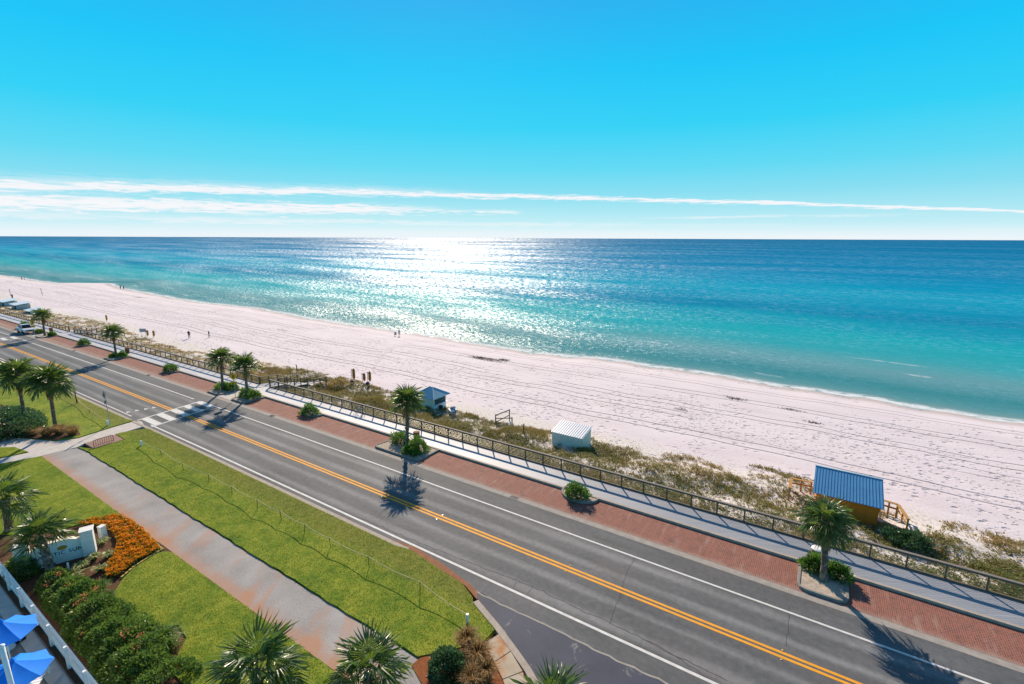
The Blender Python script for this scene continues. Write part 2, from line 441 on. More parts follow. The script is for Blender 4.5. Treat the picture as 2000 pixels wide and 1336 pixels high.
def m_sand(nt):
    c = nt.coord('Object'); x, y, z = nt.sep(c); d = nt.attr('shore_d')
    n1 = nt.noise(nt.comb(x * .25, y * 1.0), .35, 4, .6); n2 = nt.noise(c, 4.0, 4, .65); n3 = nt.noise(c, .16, 3, .6)
    col = nt.ramp(n1 * .6 + n2 * .4, [(.25, (.535, .462, .475)), (.5, (.635, .565, .583)), (.75, (.70, .635, .655))])
    dune = d.step(-40, -37)
    col = nt.mix(1.0 - dune, col, nt.ramp(n2, [(.30, (.34, .29, .21)), (.44, (.56, .51, .46)), (.60, (.69, .64, .62))]))
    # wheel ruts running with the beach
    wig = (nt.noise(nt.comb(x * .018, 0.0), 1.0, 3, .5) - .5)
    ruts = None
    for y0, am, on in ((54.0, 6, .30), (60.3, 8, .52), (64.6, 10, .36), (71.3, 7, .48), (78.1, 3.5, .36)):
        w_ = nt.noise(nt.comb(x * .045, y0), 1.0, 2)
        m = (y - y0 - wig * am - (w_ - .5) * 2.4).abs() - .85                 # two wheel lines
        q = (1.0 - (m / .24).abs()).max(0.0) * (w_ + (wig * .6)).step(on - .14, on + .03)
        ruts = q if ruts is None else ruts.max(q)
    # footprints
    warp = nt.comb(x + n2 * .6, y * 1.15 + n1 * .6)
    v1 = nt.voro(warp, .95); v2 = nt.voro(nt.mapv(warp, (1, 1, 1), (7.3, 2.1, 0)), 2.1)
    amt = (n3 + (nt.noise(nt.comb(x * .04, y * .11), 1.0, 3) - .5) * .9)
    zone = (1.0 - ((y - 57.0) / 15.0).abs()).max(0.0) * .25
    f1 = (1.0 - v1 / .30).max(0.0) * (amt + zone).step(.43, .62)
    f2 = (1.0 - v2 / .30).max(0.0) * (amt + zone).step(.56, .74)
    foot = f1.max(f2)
    wet = (d + (n1 - .5) * 3).step(-3.2, -.6)
    col = nt.mix(wet * .75, col, (.40, .335, .305))
    col = nt.mix((ruts.min(1.0) * .60 + foot.min(1.0) * .42).min(.55), col, (.20, .17, .18))   # shade inside ruts and footprints, put into the sand colour
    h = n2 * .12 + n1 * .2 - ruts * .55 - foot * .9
    return dict(base=col, rough=.92, spec=.15, normal=nt.bump(h, .9, .22))
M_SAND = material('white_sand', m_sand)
def m_sea(nt):
    c = nt.coord('Object'); x, y, z = nt.sep(c); d = nt.attr('shore_d')
    wv = nt.noise(nt.comb(x * .012, y * .05), 1.0, 4, .6)
    dd = d * (1.0 + (wv - .5) * .55)
    L = (dd.max(.5) + 1.0)._m('LOGARITHM', 10.0) / 4.0          # 0..1 for 1 m .. 10 km
    def lp(m): return math.log10(m + 1) / 4.0
    col = nt.ramp(L, [(lp(1.0), (.20, .30, .30)), (lp(5), (.080, .25, .275)), (lp(11), (.040, .215, .245)), (lp(20), (.115, .285, .315)), (lp(25), (.09, .30, .33)), (lp(36), (.035, .31, .35)),
                      (lp(58), (.010, .325, .375)), (lp(80), (.005, .265, .37)), (lp(102), (.003, .195, .33)), (lp(128), (.004, .25, .39)), (lp(175), (.002, .285, .42)), (lp(230), (.001, .24, .40)), (lp(330), (.0005, .195, .365)),
                      (lp(700), (.0005, .170, .335)), (lp(1600), (.0005, .150, .305)), (lp(6000), (.0005, .135, .285))])
    sh = nt.noise(nt.comb(x * .05, y * .22), 1.0, 5, .6)
    col = nt.mix((sh - .5).abs() * .5 * d.step(20, 60), col, nt.ramp(sh, [(.4, (.002, .12, .28)), (.6, (.005, .30, .42))]))
    rip = nt.noise(nt.comb(x * .35, y * 1.3), 1.0, 3, .6)
    col = nt.mix(rip.step(.5, .75) * .18 * (1.0 - d.step(300, 900)), col, (.004, .15, .22))
    # foam: swash edge and broken lines of small breakers
    fn = nt.noise(nt.comb(x * .5, y * 1.2), 1.0, 5, .7)
    ln = nt.noise(nt.comb(x * .035, 3.0), 1.0, 3, .5)
    edge = (1.0 - ((d - .9 - (ln - .5) * 3.0) / 1.7).abs()).max(0.0) * fn.step(.36, .54) * 1.3
    def breaker(d0, wd, on, seed):
        k = (nt.noise(nt.comb(x * .045 + seed, seed), 1.0, 3, .55)).step(on, on + .06)
        return (1.0 - ((d - d0 - (ln - .5) * 8.0) / wd).abs()).max(0.0) * k * fn.step(.38, .6)
    foam = edge.max(breaker(21.5, .8, .52, 2.7)).max(breaker(7.0, .8, .60, 8.3)).max(breaker(30.0, .7, .60, 5.1) * .6).max(breaker(14.0, .6, .64, 11.7))
    col = nt.mix(foam.min(1.0) * .9, col, (.72, .74, .75))
    far = d.step(40, 900); D = d.max(0.0) + 70.0
    lg = D._m('LOGARITHM', 2.718)
    w1 = nt.noise(nt.comb(x / D * 38.0, lg * 48.0), 1.0, 3, .7)          # chop, coarser farther out
    w2 = nt.noise(nt.comb(x * .8, y * 2.2), 1.0, 2, .6)
    h = w1 * D * .007 + w2 * .14 * (1.0 - far)
    xr = x * .843 + y * .538                                                   # across the wind
    fct = nt.noise(nt.comb(xr / D * 75.0, lg * 62.0), 1.0, 3, .85).step(.42, .62)  # facets of the chop
    gust = nt.noise(nt.comb(x / D * 2.2, lg * 7.0), 1.0, 4, .65)             # wind patches
    nrm = nt.bump(h, 1.0, 1.0)
    t_ = nt.t.nodes
    gl = t_.new('ShaderNodeBsdfGlossy'); nt.put(gl.inputs['Color'], (1, 1, 1, 1)); nt.put(gl.inputs['Roughness'], (.330 + d.step(0, 420) * .065 + (gust - .5) * .10)); nt.put(gl.inputs['Normal'], nrm)
    fr = t_.new('ShaderNodeFresnel'); fr.inputs[0].default_value = 1.33; nt.put(fr.inputs['Normal'], nrm)
    fac = (V(nt, fr.outputs[0]) * (.015 + fct * (.03 + gust.step(.30, .74) * .60) * (1.0 - far * .25))).min(.42) * (1.0 - foam.min(1.0))
    mx = t_.new('ShaderNodeMixShader'); nt.put(mx.inputs[0], fac)
    nt.t.links.new(t_['Principled BSDF'].outputs[0], mx.inputs[1]); nt.t.links.new(gl.outputs[0], mx.inputs[2]); nt.t.links.new(mx.outputs[0], t_['Material Output'].inputs[0])
    return dict(base=col, rough=.9, spec=0.0)
M_SEA = material('sea_water', m_sea)
def m_lawn(nt):
    c = nt.coord('Object'); x, y, z = nt.sep(c)
    n1 = nt.noise(c, .33, 4, .6); n2 = nt.noise(c, 2.2, 5, .7); n3 = nt.noise(c, 14, 3, .7)
    n4 = nt.noise(nt.mapv(c, (1, 1, 1), (31, 7, 0)), .9, 4, .7)
    f = n1 * .45 + n2 * .45 + n3 * .35 + (n4 - .5) * .55 - .04
    col = nt.ramp(f, [(.34, (.046, .100, .010)), (.50, (.125, .200, .017)), (.70, (.275, .30, .034))])
    road = (y + (n2 - .5) * 1.6).step(17.3, 19.0)
    col = nt.mix(road * .65, col, nt.ramp(n2 * .6 + n3 * .4, [(.35, (.11, .12, .022)), (.65, (.25, .22, .06))]))
    bare = nt.noise(nt.mapv(c, (.6, 1.6, 1), (2, 5, 0)), .8, 4, .7)
    col = nt.mix(bare.step(.64, .72) * .6, col, (.21, .15, .07))
    return dict(base=col, rough=.9, spec=.15, normal=nt.bump(n3 + n2, .8, .06))
M_LAWN = material('lawn_turf', m_lawn)
def leafy(name, cols, trans=.3, rough=.45, spec=.4):
    def b(nt):
        t = nt.attr('tint'); r = nt.orand()
        col = nt.ramp(t + (r - .5) * .12, [(0.0, cols[0]), (.5, cols[1]), (1.0, cols[2])])
        return dict(base=col, rough=rough, spec=spec, trans=trans, trans_col=nt.mix(.5, col, tuple(min(1, v * 1.7) for v in cols[2])))
    return material(name, b)
M_GRASS = leafy('lawn_blades', [(.046, .115, .010), (.140, .228, .018), (.31, .34, .042)], .4, .6, .2)
M_DUNE = leafy('dune_plants', [(.065, .125, .020), (.195, .200, .055), (.42, .26, .105)], .3, .7, .2)
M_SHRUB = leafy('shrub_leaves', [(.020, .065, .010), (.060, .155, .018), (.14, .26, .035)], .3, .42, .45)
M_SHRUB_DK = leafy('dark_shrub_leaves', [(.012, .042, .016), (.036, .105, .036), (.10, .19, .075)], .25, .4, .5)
M_HEDGE = leafy('hedge_leaves', [(.018, .060, .012), (.055, .145, .024), (.19, .29, .05)], .3, .4, .5)
M_ORANGE = leafy('orange_petals', [(.58, .115, .005), (.80, .215, .006), (.85, .36, .02)], .3, .6, .2)
M_CORAL = leafy('coral_blossom', [(.45, .11, .04), (.55, .17, .07), (.62, .26, .13)], .3, .6, .2)
M_REED = leafy('ornamental_grass_blades', [(.09, .085, .025), (.26, .155, .055), (.42, .26, .11)], .35, .6, .25)
M_BLADEGREEN = leafy('strap_leaves', [(.03, .08, .012), (.08, .18, .02), (.18, .28, .04)], .3, .45, .4)
M_LIME = leafy('striped_strap_leaves', [(.12, .16, .035), (.30, .34, .10), (.50, .52, .24)], .3, .45, .4)
def m_frond(nt):
    t = nt.attr('tint'); r = nt.orand()
    col = nt.ramp(t * .8 + r * .3, [(0.0, (.016, .046, .012)), (.5, (.044, .100, .022)), (1.0, (.125, .175, .042))])
    return dict(base=col, rough=.36, spec=.55, trans=.28, trans_col=(.22, .33, .04))
M_FROND = material('palm_leaf', m_frond)
def m_dead(nt):
    t = nt.attr('tint'); return dict(base=nt.ramp(t, [(0.0, (.13, .07, .03)), (1.0, (.34, .20, .09))]), rough=.8, spec=.2, trans=.2)
M_DEAD = material('dry_palm_leaf', m_dead)
def m_trunk(nt):
    c = nt.coord('Object'); x, y, z = nt.sep(c)
    n = nt.noise(nt.comb(x * 8, y * 8, z * 3), 1.0, 4, .65); v = nt.voro(nt.comb(x * 4, y * 4, z * 2.4), 1.6)
    return dict(base=nt.ramp(n * .6 + v * .5, [(.25, (.060, .045, .034)), (.55, (.16, .125, .095)), (.85, (.30, .25, .20))]), rough=.9, spec=.15, normal=nt.bump(n + v, .8, .05))
M_TRUNK = material('palm_trunk', m_trunk)
def m_wood(lo, hi):
    def b(nt):
        c = nt.coord('Object'); n = nt.noise(nt.mapv(c, (1.0, 6, 6)), 2.0, 5, .65)
        return dict(base=nt.ramp(n, [(.3, lo), (.7, hi)]), rough=.8, spec=.25, normal=nt.bump(n, .4, .01))
    return b
M_RAIL = material('weathered_brown_timber', m_wood((.085, .066, .046), (.165, .130, .092)))
M_RAILTOP = material('weathered_grey_timber', m_wood((.15, .125, .105), (.26, .225, .19)))
M_PINE = material('new_pine_timber', m_wood((.34, .17, .045), (.52, .30, .10)))
M_PLY = material('orange_stained_plywood', m_wood((.78, .150, .010), (.90, .24, .025)))
M_BIN = material('brown_timber_bin', m_wood((.16, .06, .025), (.28, .12, .05)))
M_WHITE = plain('white_paint', (.74, .73, .71), .55, .08)
M_VINYL = plain('white_vinyl', (.86, .86, .85), .35, .04, 3.0, .5)
M_STUCCO = plain('white_stucco', (.80, .77, .70), .9, .08, 3.0, .2, bump=.3)
M_STUCCO_SH = plain('sign_panel_white', (.84, .84, .83), .7, .05, 3.0, .3)
M_SHEDWALL = plain('cream_siding', (.68, .64, .54), .7, .12, 2.0)
M_SHEDROOF = plain('white_metal_roof', (.74, .74, .76), .32, .06, 1.5, .5)
M_SHEDRIB = plain('white_metal_rib', (.68, .68, .71), .35, .06, 1.5, .5)
M_BLUEROOF = plain('blue_metal_roof', (.085, .27, .46), .34, .10, 1.2, .5)
M_BLUERIB = plain('blue_metal_rib', (.085, .27, .50), .22, .08, 1.5, .6)
M_HIPROOF = plain('grey_blue_metal_roof', (.19, .37, .46), .4, .10, 1.4, .5)
M_HIPRIB = plain('grey_blue_rib', (.30, .46, .54), .35, .08, 1.4, .5)
M_DARK = plain('dark_interior', (.02, .018, .016), .8, .1)
M_BLACK = plain('black_rubber', (.02, .02, .022), .7, .2)
M_STEEL = plain('galvanised_steel', (.36, .37, .38), .45, .1, 8.0, .5, .6)
M_CABLE = plain('steel_cable', (.20, .20, .20), .4, .1, 8.0, .5, .5)
M_GLASS = plain('tinted_glass', (.012, .018, .028), .08, .05, 2.0, .6)
M_CAR = plain('white_car_paint', (.72, .74, .77), .22, .03, 2.0, .6)
M_CHROME = plain('chrome_trim', (.55, .56, .58), .15, .05, 2.0, .6, .9)
M_LAMP = plain('headlight_lens', (.60, .62, .66), .1, .05, 2.0, .7)
M_SIGN = plain('sign_yellow', (.95, .46, .010), .5, .05, 3.0, .4)
M_SIGNBK = plain('sign_back_aluminium', (.20, .235, .225), .5, .08, 3.0, .5, .5)
M_YEL = plain('yellow_road_paint', (.74, .315, .014), .75, .14, 2.5)
M_WPAINT = plain('white_road_paint', (.60, .585, .56), .75, .16, 2.5)
M_WPAINT2 = plain('worn_white_road_paint', (.52, .47, .43), .8, .22, 2.5)
M_REFL = plain('amber_reflector', (.72, .45, .12), .3, .1, 9, .6)
M_CRACK = plain('road_crack_tar', (.030, .030, .032), .85, .2)
M_MULCH = plain('bark_mulch', (.105, .058, .034), .95, .5, 14.0, .1, bump=1.0, bscale=26)
M_REDMULCH = plain('red_mulch', (.24, .085, .035), .95, .4, 16.0, .1, bump=1.0, bscale=30)
M_SOIL = plain('sandy_soil', (.42, .35, .28), .95, .3, 5.0, .1, bump=.6)
M_EARTH = plain('earth', (.16, .12, .08), .95, .3, 2.0, .1)
M_EDGING = plain('yellow_brick_edging', (.46, .33, .10), .85, .25, 9.0)
M_UMB = plain('blue_canvas', (.008, .21, .78), .75, .10, 1.5, .2)
M_PAVER = material('pool_deck_pavers', m_conc((.22, .18, .15), (.36, .30, .25), sc=2.5))
M_ROPE = plain('pale_rope', (.78, .60, .30), .9, .15, 9.0)
M_STAKE = plain('dark_stake', (.05, .042, .032), .8, .2)
M_RACK = plain('rusty_red_steel', (.26, .075, .035), .6, .2, 6.0)
M_GOLD = plain('gold_emblem', (.50, .26, .035), .5, .25, 9.0, .5)
M_INK = plain('navy_lettering', (.015, .045, .12), .6, .1)
M_SKIN = plain('skin', (.46, .27, .19), .6, .1)
M_CL_NAVY = plain('navy_cloth', (.012, .015, .028), .9, .2)
M_CL_BLACK = plain('black_cloth', (.010, .010, .012), .9, .2)
M_CL_GREY = plain('grey_cloth', (.34, .35, .38), .9, .15)
M_CL_TAN = plain('tan_cloth', (.42, .34, .25), .9, .15)
M_HAIR = plain('brown_hair', (.04, .025, .015), .7, .2)
M_BLUEPL = plain('blue_plastic', (.035, .22, .42), .45, .1)
M_NAVYTARP = plain('navy_tarp', (.025, .04, .14), .7, .2)
M_TANCLOTH = plain('brown_canvas', (.42, .165, .03), .85, .2, 5.0)
M_DARKCLOTH = plain('dark_brown_canvas', (.075, .038, .018), .85, .2, 5.0)
M_GREYWALL = plain('grey_green_wall', (.32, .37, .38), .8, .15, 1.0)
M_WEED = plain('seaweed', (.045, .038, .034), .9, .3)

# ================================================================== SETTING
def xs(x0, x1, st): return list(np.arange(x0, x1 + 1e-6, st))
def strip(name, y0, y1, z, mat, x0=-300, x1=70, st=5.0, parent=None):
    """flat sheet following the road; y0/y1 numbers or functions of x"""
    b = MB(); X = xs(x0, x1, st)
    fy = lambda f, x: (f(x) if callable(f) else f) + shift(x)
    for x in X: b.v += [(x, fy(y0, x), z), (x, fy(y1, x), z)]
    for k in range(len(X) - 1):
        b.f.append((2 * k, 2 * k + 2, 2 * k + 3, 2 * k + 1)); b.mi.append(0)
    return b.obj(name, mat, parent)
def line_pts(y, x0, x1, st=4.0): return [(x, y + shift(x)) for x in xs(x0, x1, st)]

# ground under everything on the land side, running back past the camera
structure(strip('ground', -140, 35.4, -.30, M_EARTH, -340, 120, 20))

# beach
def axis(*segs):
    out = []
    for a, b, st in segs: out += list(np.arange(a, b, st))
    return np.array(out + [segs[-1][1]])
bx_ = axis((-900, -420, 30), (-420, -180, 3), (-180, 30, .8), (30, 80, 5), (80, 300, 40))
u0 = np.concatenate([np.linspace(0, 1, 30), ])
Xg = np.repeat(bx_[:, None], 90, 1)
y0_ = (35.42 + np.vectorize(shift)(bx_)); yt_ = toe(bx_); ye_ = shore(bx_) + 14
t1 = np.linspace(0, 1, 31)[:-1]; t2 = np.linspace(0, 1, 60)
Yg = np.concatenate([y0_[:, None] + (yt_ - y0_)[:, None] * t1[None], yt_[:, None] + (ye_ - yt_)[:, None] * t2[None]], 1)
Zg = terr(Xg.ravel(), Yg.ravel()).reshape(Xg.shape)
def grid_mesh(name, X, Y, Z, mat, attr):
    n, m = X.shape; me = bpy.data.meshes.new(name)
    v = np.stack([X, Y, Z], 2).reshape(-1, 3).astype(np.float32)
    i = np.arange(n * m).reshape(n, m)
    f = np.stack([i[:-1, :-1], i[1:, :-1], i[1:, 1:], i[:-1, 1:]], 2).reshape(-1, 4).astype(np.int32)
    me.vertices.add(len(v)); me.vertices.foreach_set('co', v.ravel())
    me.loops.add(f.size); me.loops.foreach_set('vertex_index', f.ravel())
    me.polygons.add(len(f)); me.polygons.foreach_set('loop_start', np.arange(0, f.size, 4, dtype=np.int32)); me.polygons.foreach_set('loop_total', np.full(len(f), 4, np.int32))
    for k, a in attr.items():
        q = me.attributes.new(k, 'FLOAT', 'POINT'); q.data.foreach_set('value', a.astype(np.float32).ravel())
    me.materials.append(mat); me.update(calc_edges=True)
    me.polygons.foreach_set('use_smooth', [True] * len(f)); return me
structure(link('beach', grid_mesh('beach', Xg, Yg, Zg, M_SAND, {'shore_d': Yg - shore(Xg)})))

# sea: one sheet out past the horizon, carrying its distance from the shoreline
sx = np.concatenate([-np.geomspace(90000, 700, 22), np.arange(-600, 120, 4.0), np.geomspace(130, 90000, 22)])
sdv = np.concatenate([[-12, -6, -3, -1.5], np.arange(0, 30, 1.5), np.geomspace(31, 120000, 60)])
SX = np.repeat(sx[:, None], len(sdv), 1)
clampX = np.clip(sx, -900, 300)
SY = shore(clampX)[:, None] + sdv[None]
bl = np.clip(sdv / 60.0, 0, 1); bl = bl * bl * (3 - 2 * bl)
SD = SY - (shore(clampX)[:, None] * (1 - bl[None]) + 85.0 * bl[None])
structure(link('sea', grid_mesh('sea', SX, SY, np.full_like(SX, SEA_Z), M_SEA, {'shore_d': SD})))

# road
def near_edge(x): return 20.3 if x < -21 else 20.3 - .75 * min(1, (x + 21) / 6.0)
road = structure(strip('road', near_edge, 29.25, 0.0, M_ROAD, -300, 70, 2.0))
structure(strip('gutter', 29.25, 29.75, 0.004, M_GUTTER))
structure(strip('brick_parking', 29.75, 32.74, 0.008, M_BRICK))
kb = MB().ribbon(line_pts(20.14, -300, -21, 3), .32, -.2, .035).obj('kerb', M_KERB); structure(kb)
for y in (24.05, 24.35): MB().ribbon(line_pts(y, -300, 70), .165, .001, .006).obj('yellow_line', M_YEL, road)
for a, b in ((-300, -138.3), (-134.2, -64.4), (-60.2, 70)): MB().ribbon(line_pts(27.58, a, b, 1.3), .14, .001, .006).obj('edge_line', M_WPAINT, road)
for a, b in ((-300, -64.0), (-59.9, 70)): MB().ribbon(line_pts(20.72, a, b, 1.3), .17, .001, .006).obj('edge_line', M_WPAINT2 if a < -100 else M_WPAINT, road)
def crosswalk(xc, sk):
    for sx_ in (-1.75, 1.75):
        MB().ribbon([(xc + sx_ + sk, 20.5 + shift(xc)), (xc + sx_, 27.6 + shift(xc))], .22, .001, .0075).obj('crosswalk_line', M_WPAINT, road)
    for k in range(5):
        y = 20.95 + k * 1.52 + .3
        o = sk * (27.6 - y) / 7.1
        MB().box((xc + o, y + shift(xc), .004), (3.28, .72, .006)).obj('crosswalk_stripe', M_WPAINT, road)
crosswalk(-62.0, 1.1); crosswalk(-136.2, 1.0)
for x, y in ((-66.5, 20.95), (-66.3, 21.75), (-66.0, 22.55), (-65.8, 23.3)):       # yield teeth
    b = MB(); b.quad([(x - .5, y, .006), (x + .1, y - .24, .006), (x + .1, y + .24, .006)]); b.obj('yield_triangle', M_WPAINT, road)
def crack(pix, wd):
    pts = [P(*p) for p in pix]; out = []
    for (a, b) in zip(pts[:-1], pts[1:]):
        n = max(2, int(math.dist(a, b) / .35))
        for k in range(n):
            t = k / n; out.append((a[0] + (b[0] - a[0]) * t + random.uniform(-.07, .07), a[1] + (b[1] - a[1]) * t + random.uniform(-.07, .07)))
    MB().ribbon(out + [pts[-1]], wd, .0005, .0035).obj('crack', M_CRACK, road)
crack([(1240, 1087), (1215, 1145), (1205, 1180), (1190, 1220)], .022)
crack([(1542, 1185), (1540, 1225), (1535, 1262)], .02)
crack([(470, 918), (560, 950), (650, 990), (760, 1035), (830, 1065), (960, 1115), (1060, 1155), (1120, 1185), (1195, 1218), (1300, 1270), (1420, 1330)], .028)
crack([(1010, 1138), (1003, 1148)], .025); crack([(1040, 1145), (1030, 1160)], .025); crack([(1260, 1250), (1330, 1290), (1400, 1336)], .025)
crack([(765, 985), (735, 1012)], .025); crack([(520, 880), (470, 900)], .02)
for x, y in [(float(v), s) for v in (-90, -78.5, -54, -40.5, -27.5, -21.8, -11.4, .3) for s in (23.86, 24.52)]:
    MB().box((x, y + shift(x), .018), (.10, .10, .026), taper=.6).obj('road_reflector', M_REFL, road)

# side street joining at the lower right, with worn patches
side_poly = [(-15.35, 19.54), (-14.2, 18.92), (-12.28, 18.06), (-9.75, 16.84), (-8.89, 16.33), (-6.4, 14.4), (-4.6, 11.0), (-3.6, 5.0), (-3.4, -30), (60, -30), (60, 19.548), (-14, 19.548)]
structure(MB().prism(side_poly, -.2, -.003).obj('side_road', M_SIDE))
MB().ribbon([(x, 19.50 + .03 * math.sin(x * 1.1) + .03 * math.sin(x * 5.3) + .02 * math.sin(x * 11)) for x in xs(-15.2, 30, .4)], .11, -.002, .003).obj('joint_seam', M_GUTTER, road)
structure(MB().prism([(-23.4, 20.30), (-20.7, 20.62), (-18.3, 20.34), (-15.6, 19.80), (-14.9, 19.56), (-14.5, 19.02), (-15.8, 19.55), (-18.7, 19.95), (-20.8, 20.25)], -.1, .012).obj('clay_verge', M_RUST))

# boardwalk
bw = structure(MB().ribbon(line_pts(34.17, -300, 70, 3), 2.5, -.35, .15).obj('boardwalk', M_DECK))
MB().ribbon(line_pts(32.83, -300, 70, 3), .20, -.2, .165).obj('kerb', M_KERB, bw)
for x in (-62.65, -135.6):
    structure(MB().prism([(x - 1.45, 29.8 + shift(x)), (x + 1.45, 29.8 + shift(x)), (x + 1.45, 32.73 + shift(x)), (x - 1.45, 32.73 + shift(x))], 0.0, .02).obj('ramp', M_WALK))
for x0, y0 in ((-18.7, 29.45), (-51.5, 29.4), (-82.5, 29.4), (-111.5, 29.4)):
    g = thing('drain_grate', {-18.7: 'square steel drain grate in gutter below lone round planter bush', -51.5: 'steel drain grate in gutter, second from the right',
              -82.5: 'steel drain grate in gutter left of crosswalk', -111.5: 'farthest steel drain grate in gutter near parked pickup'}[x0], 'drain', (x0, y0 + shift(x0), .006), 0, 'gutter drains')
    f = MB()
    for a in (-1, 1): f.box((0, a * .24, .006), (.75, .05, .012)); f.box((a * .35, 0, .007), (.05, .44, .012))
    f.obj('frame', M_GUTTER, g)
    for k in range(9): MB().box((-.28 + k * .07, 0, .004), (.028, .44, .008)).obj('bar', M_BLACK, g)

# path, walks, lawns
structure(MB().prism([(-60.2, 11.65), (-2, 11.65), (-2, 14.3), (-58.1, 14.3), (-58.9, 14.2)], -.2, -.006).obj('path', M_PATH))
wk = lambda L: [P(*p) for p in L]
structure(MB().prism(wk([(276, 823), (283, 832), (250, 842), (225, 849), (165, 866), (152, 873), (79, 891), (5, 905), (-60, 925), (-60, 905), (0, 896), (57, 884), (28, 873), (-60, 885), (-60, 850), (0, 852), (60, 858), (110, 862), (154, 856), (220, 835), (262, 823)]), -.2, .010).obj('walkway', M_WALK))
structure(MB().prism(wk([(165, 866), (225, 849), (243, 858.5), (183, 876)]), -.2, .028).obj('bike_pad', M_BRICK))
LAWN_A = [(-58.9, 20.0 + shift(-58.9))] + [(x, 19.98) for x in xs(-56, -22, 4)] + [(-20.8, 20.2), (-18.7, 19.9), (-15.9, 19.5), (-14.75, 18.95), (-14.55, 18.72), (-12.42, 17.72), (-12.30, 16.75), (-13.9, 15.1), (-14.6, 14.34)] + \
         [(x, 14.34 + .03 * math.sin(x * 3)) for x in xs(-16, -57, -1.0)] [::1] if False else None
LAWN_A = [(-58.9, 19.95)] + [(x, 19.97) for x in xs(-56, -22, 2)] + [(-20.8, 20.2), (-18.7, 19.9), (-15.9, 19.5), (-14.75, 18.95), (-14.62, 18.75), (-12.42, 17.75), (-12.45, 16.75), (-13.9, 15.1), (-14.6, 14.34)] + \
         [(x, 14.34 + .04 * math.sin(x * 3.3) + .03 * math.sin(x * 7.1)) for x in xs(-57.4, -16, .8)[::-1]] + wk([(152.5, 874.5), (183, 878), (245, 859.5), (226, 848.5), (250, 843.5)])
LAWN_B = wk([(79, 892.5)]) + [(x, 11.62 + .03 * math.sin(x * 4)) for x in xs(-59, -41.6, .8)] + wk([(236, 1009), (200, 1012), (150, 1027), (90, 1040), (20, 1046), (-60, 1040), (-120, 950), (-60, 925), (5, 907)])
LAWN_C = wk([(318, 1079), (300, 1086), (262, 1110), (238, 1135), (220, 1166), (213, 1200), (217, 1215), (228, 1223), (303, 1228), (349, 1222), (364, 1247), (352, 1272), (338, 1297), (337, 1314), (352, 1331), (400, 1360)]) + \
         [(-19, 7.4), (-14, 6.5), (-6, 5.5), (-2, 5.5), (-2, 11.6)] + [(x, 11.60 + .03 * math.sin(x * 4)) for x in xs(-33.6, -3, .8)[::-1]]
LAWN_D = [(x, 19.97 + shift(x)) for x in xs(-300, -61.6, 4)] + [P(262, 822)] + wk([(220, 834), (154, 855), (110, 861), (60, 857), (0, 851), (-80, 848)]) + [(-120, 5), (-300, 5)]
ISLAND = wk([(-60, 887), (0, 875), (27.5, 874.5), (54, 883), (22, 891), (0, 894), (-60, 904)])
LAWNS = {}
for nm, pl in (('A', LAWN_A), ('B', LAWN_B), ('C', LAWN_C), ('D', LAWN_D), ('I', ISLAND)):
    LAWNS[nm] = structure(MB().prism(pl, -.2, .07).obj('lawn', M_LAWN))
structure(MB().prism([(-75, 4.75), (-2, 4.75), (-2, 11.62), (-41.3, 11.62), (-75, 11.62)], -.2, -.001).obj('mulch_bed', M_MULCH))
structure(MB().prism(wk([(804, 1300), (838, 1270), (870, 1262), (945, 1250), (966, 1262), (1010, 1336), (1040, 1420), (870, 1420)]), -.2, .03).obj('mulch_bed', M_REDMULCH))
structure(MB().prism(wk([(-80, 848), (-80, 800), (0, 790), (60, 810), (75, 835), (150, 838), (158, 850), (110, 861), (60, 857), (0, 851)]), .0, .085).obj('mulch_bed', M_MULCH))
structure(MB().prism([(-75, -20), (-2, -20), (-2, 4.75), (-75, 4.75)], -.2, 0.0).obj('pool_deck', M_PAVER))
structure(MB().ribbon([(-75, 4.38), (-2, 4.38)], .60, 0.0, .05).obj('deck_border', M_WALK))
# corner pavement: kerb and stained slabs
ck = [(-14.45, 18.80), (-12.35, 17.92), (-11.05, 17.28), (-9.75, 16.62), (-8.95, 16.10), (-6.6, 14.25), (-4.9, 10.9)]
pv = structure(MB().ribbon(ck, .34, -.2, .10).obj('pavement', M_KERB))
for q in ([(-12.35, 16.72), (-12.06, 17.60), (-10.98, 17.06), (-11.30, 16.10)], [(-11.27, 16.07), (-10.95, 17.03), (-9.88, 16.40), (-10.44, 15.55)], [(-10.41, 15.52), (-9.85, 16.37), (-8.95, 15.72), (-9.55, 14.85)], [(-9.52, 14.82), (-8.92, 15.69), (-7.95, 14.95), (-8.6, 14.1)], [(-8.57, 14.07), (-7.92, 14.92), (-6.9, 14.1), (-7.6, 13.2)]):
    MB().prism(q, -.2, .085).obj('slab', M_SLAB, pv, bevel=.008)

